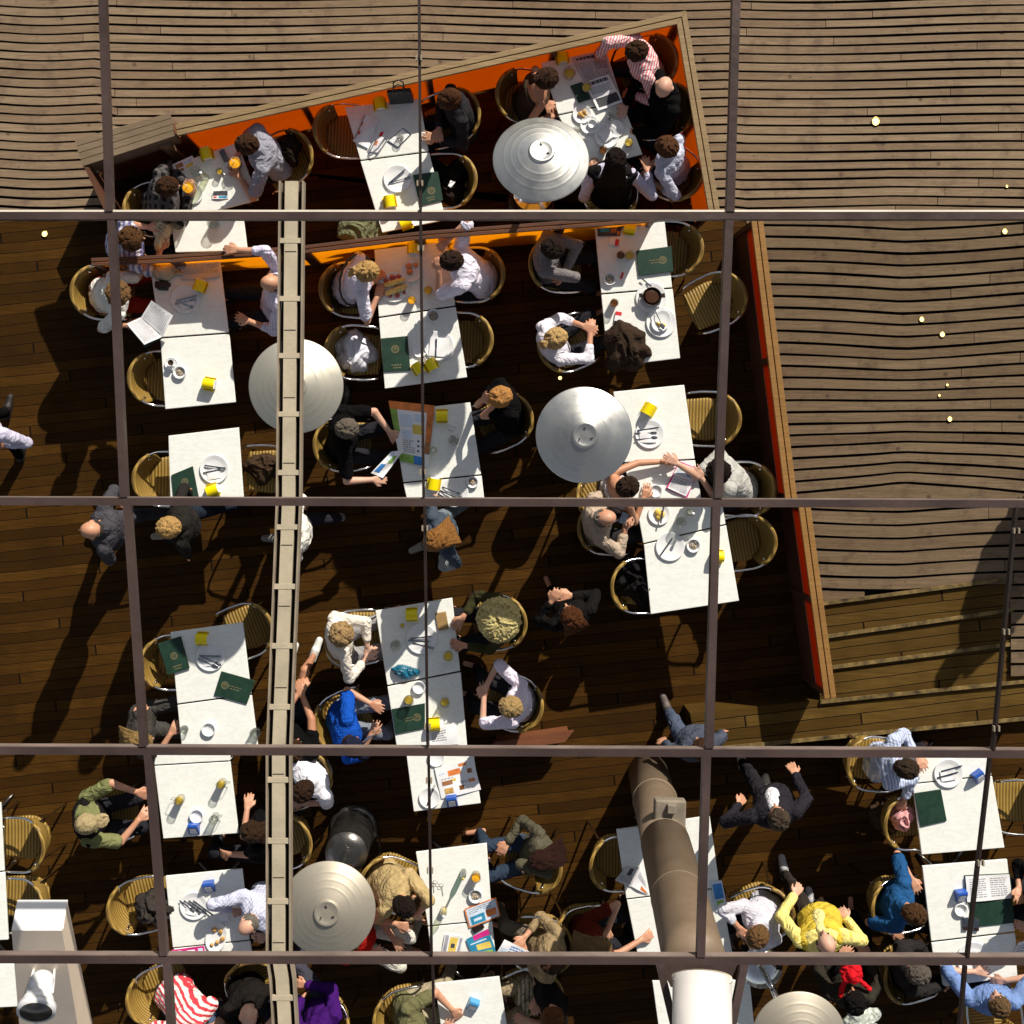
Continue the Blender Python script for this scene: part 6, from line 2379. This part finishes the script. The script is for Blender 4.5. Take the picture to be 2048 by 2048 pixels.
# --- bottle table
MATS_G = glassy('green_glass', (.1, .35, .06))
M['green_glass'] = MATS_G
bottle(927, 1742, 'green glass bottle on the long shadow table', 'green_glass', .22, .026)
glass(952, 1748, 'orange juice glass right of the green bottle', 10, .12, 'juice', .9)
ashtray(951, 1791, 'white ashtray below the orange juice on the long shadow table', 14)
bottle(888, 1818, 'pale bottle standing at left of the long shadow table', 'bottle', .2, .03, 'beer')
m = MB()
for s_ in (-1, 1):
    c_ = P(876 + s_ * 6, 1768 + s_ * 3, ZI + .02)
    m.tube([c_ + V((.02 * math.cos(a), .016 * math.sin(a), 0)) for a in [6.283 * i / 16 for i in range(17)]], .002, 6, None, False)
m.tube([P(867, 1762, ZI + .015), P(868, 1786, ZI + .003)], .002, 6)
m.tube([P(884, 1772, ZI + .015), P(886, 1792, ZI + .003)], .002, 6)
m.tube([P(874, 1766.5, ZI + .02), P(878, 1769, ZI + .02)], .002, 6)
tag(m.build('spectacles', M['dsteel'], None, P(876, 1768, ZI), True), 'thin framed spectacles on the long shadow table', 'glasses')
sheet('brochure', 'brochure', 'orange edged brochure with dark photo jutting over the table edge', [(929, 1817), (992, 1794), (1001, 1832), (938, 1856)], M['porange'], [(.04, .06, .96, .94, 'pale'), (.1, .5, .55, .92, 'pteal'), (.6, .45, .92, .8, 'porange'), (.2, .65, .45, .78, 'pale')] + text(.1, .12, .9, .4, 3, 71), z=ZI + .006)
sheet('brochure', 'brochure', 'teal brochure with magenta heading among the bright leaflets', [(932, 1878), (976, 1857), (994, 1908), (946, 1914)], M['pteal'], [(.3, .0, 1, .22, 'pmag'), (.3, .45, .9, .7, 'pyel'), (.1, .3, .8, .36, 'pale'), (.3, .78, .9, .95, 'pgreen')], z=ZI + .006)
sheet('brochure', 'brochure', 'grey and gold striped brochure left of the teal one', [(890, 1866), (930, 1874), (920, 1912), (882, 1912)], M['paper'], [(.05, .05, .22, .95, 'ink'), (.3, .1, .7, .95, 'pyel'), (.78, .1, .9, .9, 'ink'), (.4, .4, .6, .6, 'dink')], z=ZI + .004)
sheet('leaflet', 'leaflet', 'white leaflet with blue print on the knees of the reader', [(1009, 1878), (1058, 1902), (1040, 1922), (988, 1914)], M['paper'], [(.05, .4, .3, .9, 'pale'), (.6, .35, .75, .55, 'dink')] + text(.35, .15, .9, .8, 4, 72, 'pblue'), z=.79)
m = MB()
c_ = P(956, 1856, ZI + .012)
m.box(c_, (.11, .05, .02), R(30))
tag(m.build('mobile_phone', M['black'], None, c_, bevel=.005), 'dark phone between the orange and teal brochures', 'phone', 'mobile phones on the tables')
# --- column table
sheet('newspaper', 'newspaper', 'grey folded paper at the shaded table edge left of the column', [(1252, 1732), (1278, 1734), (1262, 1774), (1230, 1760)], M['news'], [(.4, .1, .7, .5, 'dink')] + text(.1, .55, .9, .9, 4, 81), z=ZI + .008)
sheet('magazine', 'magazine', 'white picture page against the brown column', [(1282, 1728), (1294, 1780), (1296, 1790), (1262, 1772)], M['paper'], [(.5, .6, .9, .9, 'porange')] + text(.1, .2, .8, .5, 3, 82), z=ZI + .006)
sheet('tourist_map', 'map', 'blue map lying at the right edge of the column table', [(1421, 1762), (1443, 1760), (1455, 1818), (1432, 1824)], M['pale'], [(.1, .1, .9, .6, 'pblue'), (.2, .65, .8, .9, 'pgreen')], z=ZI + .004)
# --- right tables
plate(1896, 1546, 29, 'white plate with two dark knives at the right table')
napkin(1896, 1550, 8, 30, 22, 'square napkin on the two knife plate', ZI + .014)
cut('knife', 1904, 1537, 15, 'upper dark knife on the two knife plate')
cut('knife', 1896, 1550, 15, 'lower dark knife on the two knife plate')
holder(1956, 1552, 35, 'blue napkin holder beside the two knife plate', 'blue')
menu([(1828, 1586), (1881, 1578), (1893, 1641), (1841, 1653)], 'plain dark green menu on the right hand table', emb=None)
om = empty('open_menu', P(1980, 1800, ZI))
tag(om, 'open menu with white text page and dark green cover', 'menu')
sheet('page', None, None, [(1930, 1752), (2018, 1748), (2023, 1796), (1934, 1804)], M['paper'], text(.08, .12, .45, .9, 9, 91, 'ink', .4) + text(.55, .12, .92, .9, 9, 92, 'ink', .4), parent=om, z=ZI + .016)
m = MB()
m.prism([P(*p, ZI)[:2] for p in [(1952, 1853), (2028, 1845), (2024, 1798), (1936, 1806)]], ZI, ZI + .012)
m.build('cover', M['green'], om, om.location, bevel=.003)
m = MB()
m.prism([P(*p, ZI)[:2] for p in [(1932, 1806), (2025, 1798), (2020, 1746), (1928, 1750)]], ZI, ZI + .009)
m.build('back_cover', M['green'], om, om.location, bevel=.003)
holder(1920, 1790, 8, 'blue napkin holder left of the open menu', 'blue')
ashtray(1920, 1818, 'white ashtray below the blue holder by the open menu', 13, False)
m = MB()
m.box(P(1931, 1846, ZI + .012), (.05, .1, .02), R(3), M['cutlery'])
m.box(P(1931, 1856, ZI + .0125), (.046, .03, .022), R(3), M['black'])
tag(m.build('mobile_phone', None, None, P(1931, 1846, ZI)), 'silver and black phone left of the thin mullion', 'phone', 'mobile phones on the tables')
m = MB()
m.box(P(1952, 1848, ZI + .012), (.05, .1, .02), R(-3), M['cutlery'])
m.box(P(1952, 1858, ZI + .0125), (.046, .03, .022), R(-3), M['black'])
tag(m.build('mobile_phone', None, None, P(1952, 1848, ZI)), 'silver and black phone touching the dark menu cover', 'phone', 'mobile phones on the tables')
plate(1946, 1916, 34, 'big round plate just above the lowest right transom')
napkin(1946, 1912, 0, 34, 22, 'napkin on the big round plate at the lowest right', ZI + .018)
sheet('leaflet', 'leaflet', 'white page at the right edge above the lowest transom', [(2036, 1884), (2060, 1878), (2060, 1918), (2020, 1918)], M['paper'], text(.1, .2, .9, .8, 4, 93))
holder(946, 2008, -20, 'teal napkin holder alone on the shaded bottom table', 'cyan')
# --- bags and coats
rt = empty('handbag', P(800, 188, 1.0))
tag(rt, 'black glossy handbag standing against the orange wall rail', 'handbag')
c_ = P(800, 190, .86)
m = MB()
m.hexa([c_ + V(p) for p in ((-.1, -.06, -.13), (.12, -.045, -.13), (.115, .05, -.13), (-.1, .035, -.13))], [c_ + V(p) for p in ((-.11, -.02, .13), (.1, .0, .13), (.1, .035, .13), (-.11, .015, .13))])
o = m.build('body', plain('black_patent', (.01, .01, .011), .25), rt, rt.location, bevel=.012)
for s_ in (-.02, .02):
    m = MB()
    m.tube([c_ + V((-.05, s_, .12)), c_ + V((-.045, s_ + .03, .24)), c_ + V((0, s_ + .045, .275)), c_ + V((.04, s_ + .035, .24)), c_ + V((.045, s_, .12))], .006, 8)
    m.build('handle', M['black'], rt, rt.location, True)
crumple('shopping_bag', 'bag', 'white plastic shopping bag with red print lying on a chair', 710, 705, 0.45, 0.2, 0.17, plain('white_plastic_film', (.66, .66, .74), .35, 0, .08, 6), 0, 1, 6, 0.5)
crumple('jacket', 'jacket', 'dark jacket hung over the chair back of the man in grey tee', 577, 302, 0.66, 0.13, 0.16, fabric((.02, .013, .009)), 0, 1.2, 7, 0.35)
crumple('coat', 'coat', 'dark coat spilling over the chair near the front dome', 892, 366, 0.46, 0.22, 0.2, fabric((.016, .011, .009)), 0, 1, 8, 0.5)
sheet('leaflet', 'leaflet', 'small white leaflet on the dark coat by the front dome', [(901, 361), (911, 364), (902, 376), (896, 372)], M['paper'], z=.64)
crumple('jacket', 'jacket', 'olive jacket crumpled behind the divider by the cable tray', 733, 460, 0.6, 0.22, 0.14, fabric((.16, .165, .09)), 0, 0.8, 9, 0.5)
crumple('coat', 'coat', 'black coat filling the chair with the lit yellow back', 1277, 1150, 0.46, 0.27, 0.28, fabric((.011, .01, .011)), 80, 0.8, 10, 0.5)
crumple('jacket', 'jacket', 'grey brown jacket over the chair and table edge at lower left', 318, 1812, 0.6, 0.22, 0.2, fabric((.04, .034, .03)), 20, 0.8, 11, 0.5)
crumple('jacket', 'jacket', 'dark folded jacket on the chair by the cable tray', 530, 936, 0.45, 0.17, 0.12, fabric((.05, .03, .018)), 0, 0.8, 12, 0.4)
crumple('cardigan', 'cardigan', 'pink cardigan draped beside the table with a green menu', 1801, 1630, 0.56, 0.14, 0.16, fabric((.66, .34, .35)), 80, 0.75, 13, 0.5)
crumple('rucksack', 'rucksack', 'dark brown rucksack behind the pink cardigan', 1770, 1632, 0.46, 0.15, 0.18, fabric((.05, .03, .018)), 0, 1, 14, 0.3)
sm = MB()
def ribbon(pts, w, z):
    q_ = [P(x, y, zz) for (x, y), zz in zip(pts, z)]
    for side in (0, 1):
        pass
    sm.tube(q_, w, 8, None, True, [w * .7] + [w] * (len(q_) - 2) + [w * .8])
ribbon([(1684, 1945), (1690, 1934), (1702, 1930), (1714, 1936), (1718, 1950), (1708, 1960), (1694, 1958), (1686, 1948)], .04, [1.06] * 8)
ribbon([(1700, 1942), (1704, 1950), (1700, 1960)], .05, [1.08, 1.09, 1.07])
ribbon([(1692, 1955), (1686, 1972), (1680, 1996)], .026, [1.06, 1.02, .98])
ribbon([(1714, 1955), (1728, 1968), (1742, 1980)], .026, [1.06, 1.04, 1.0])
o = sm.build('scarf', fabric((.6, .012, .02)), None, P(1700, 1950, 1.06))
fuse(o, .009, 2, .03, .04)
tag(o, 'bright red scarf round the neck of the black haired woman', 'scarf')
crumple('shawl', 'shawl', 'white checked shawl below the black haired woman', 1722, 2044, 0.95, 0.18, 0.12, fabric((.55, .58, .54), 'check', (.3, .34, .3), 20), 0, 0.8, 15, 0.4)
lump('bag', 'bag', 'pale grey bag carried by the coppery haired walker', [(893, 1118, .07, 0), (902, 1126, .07, 0), (890, 1132, .06, -.02)], .95, fabric((.26, .28, .28)), .012, .04, .06)
crumple('bag', 'bag', 'patterned shoulder bag at the feet of the auburn haired woman', 1055, 1985, 0.62, 0.17, 0.16, fabric((.2, .16, .1), 'stripe', (.42, .36, .25), 26), 80, 0.6, 16, 0.3)
m = MB()
c_ = P(1247, 1036, .9)
m.box(c_, (.1, .06, .06), R(70), M['cutlery'])
m.tube([c_ + V((.01, .02, .0)), c_ + V((.02, .05, .0))], .022, 14, M['black'])
tag(m.build('camera_body', None, None, c_, bevel=0), 'silver compact camera in the hands of the beige shirted man', 'camera')

bake()
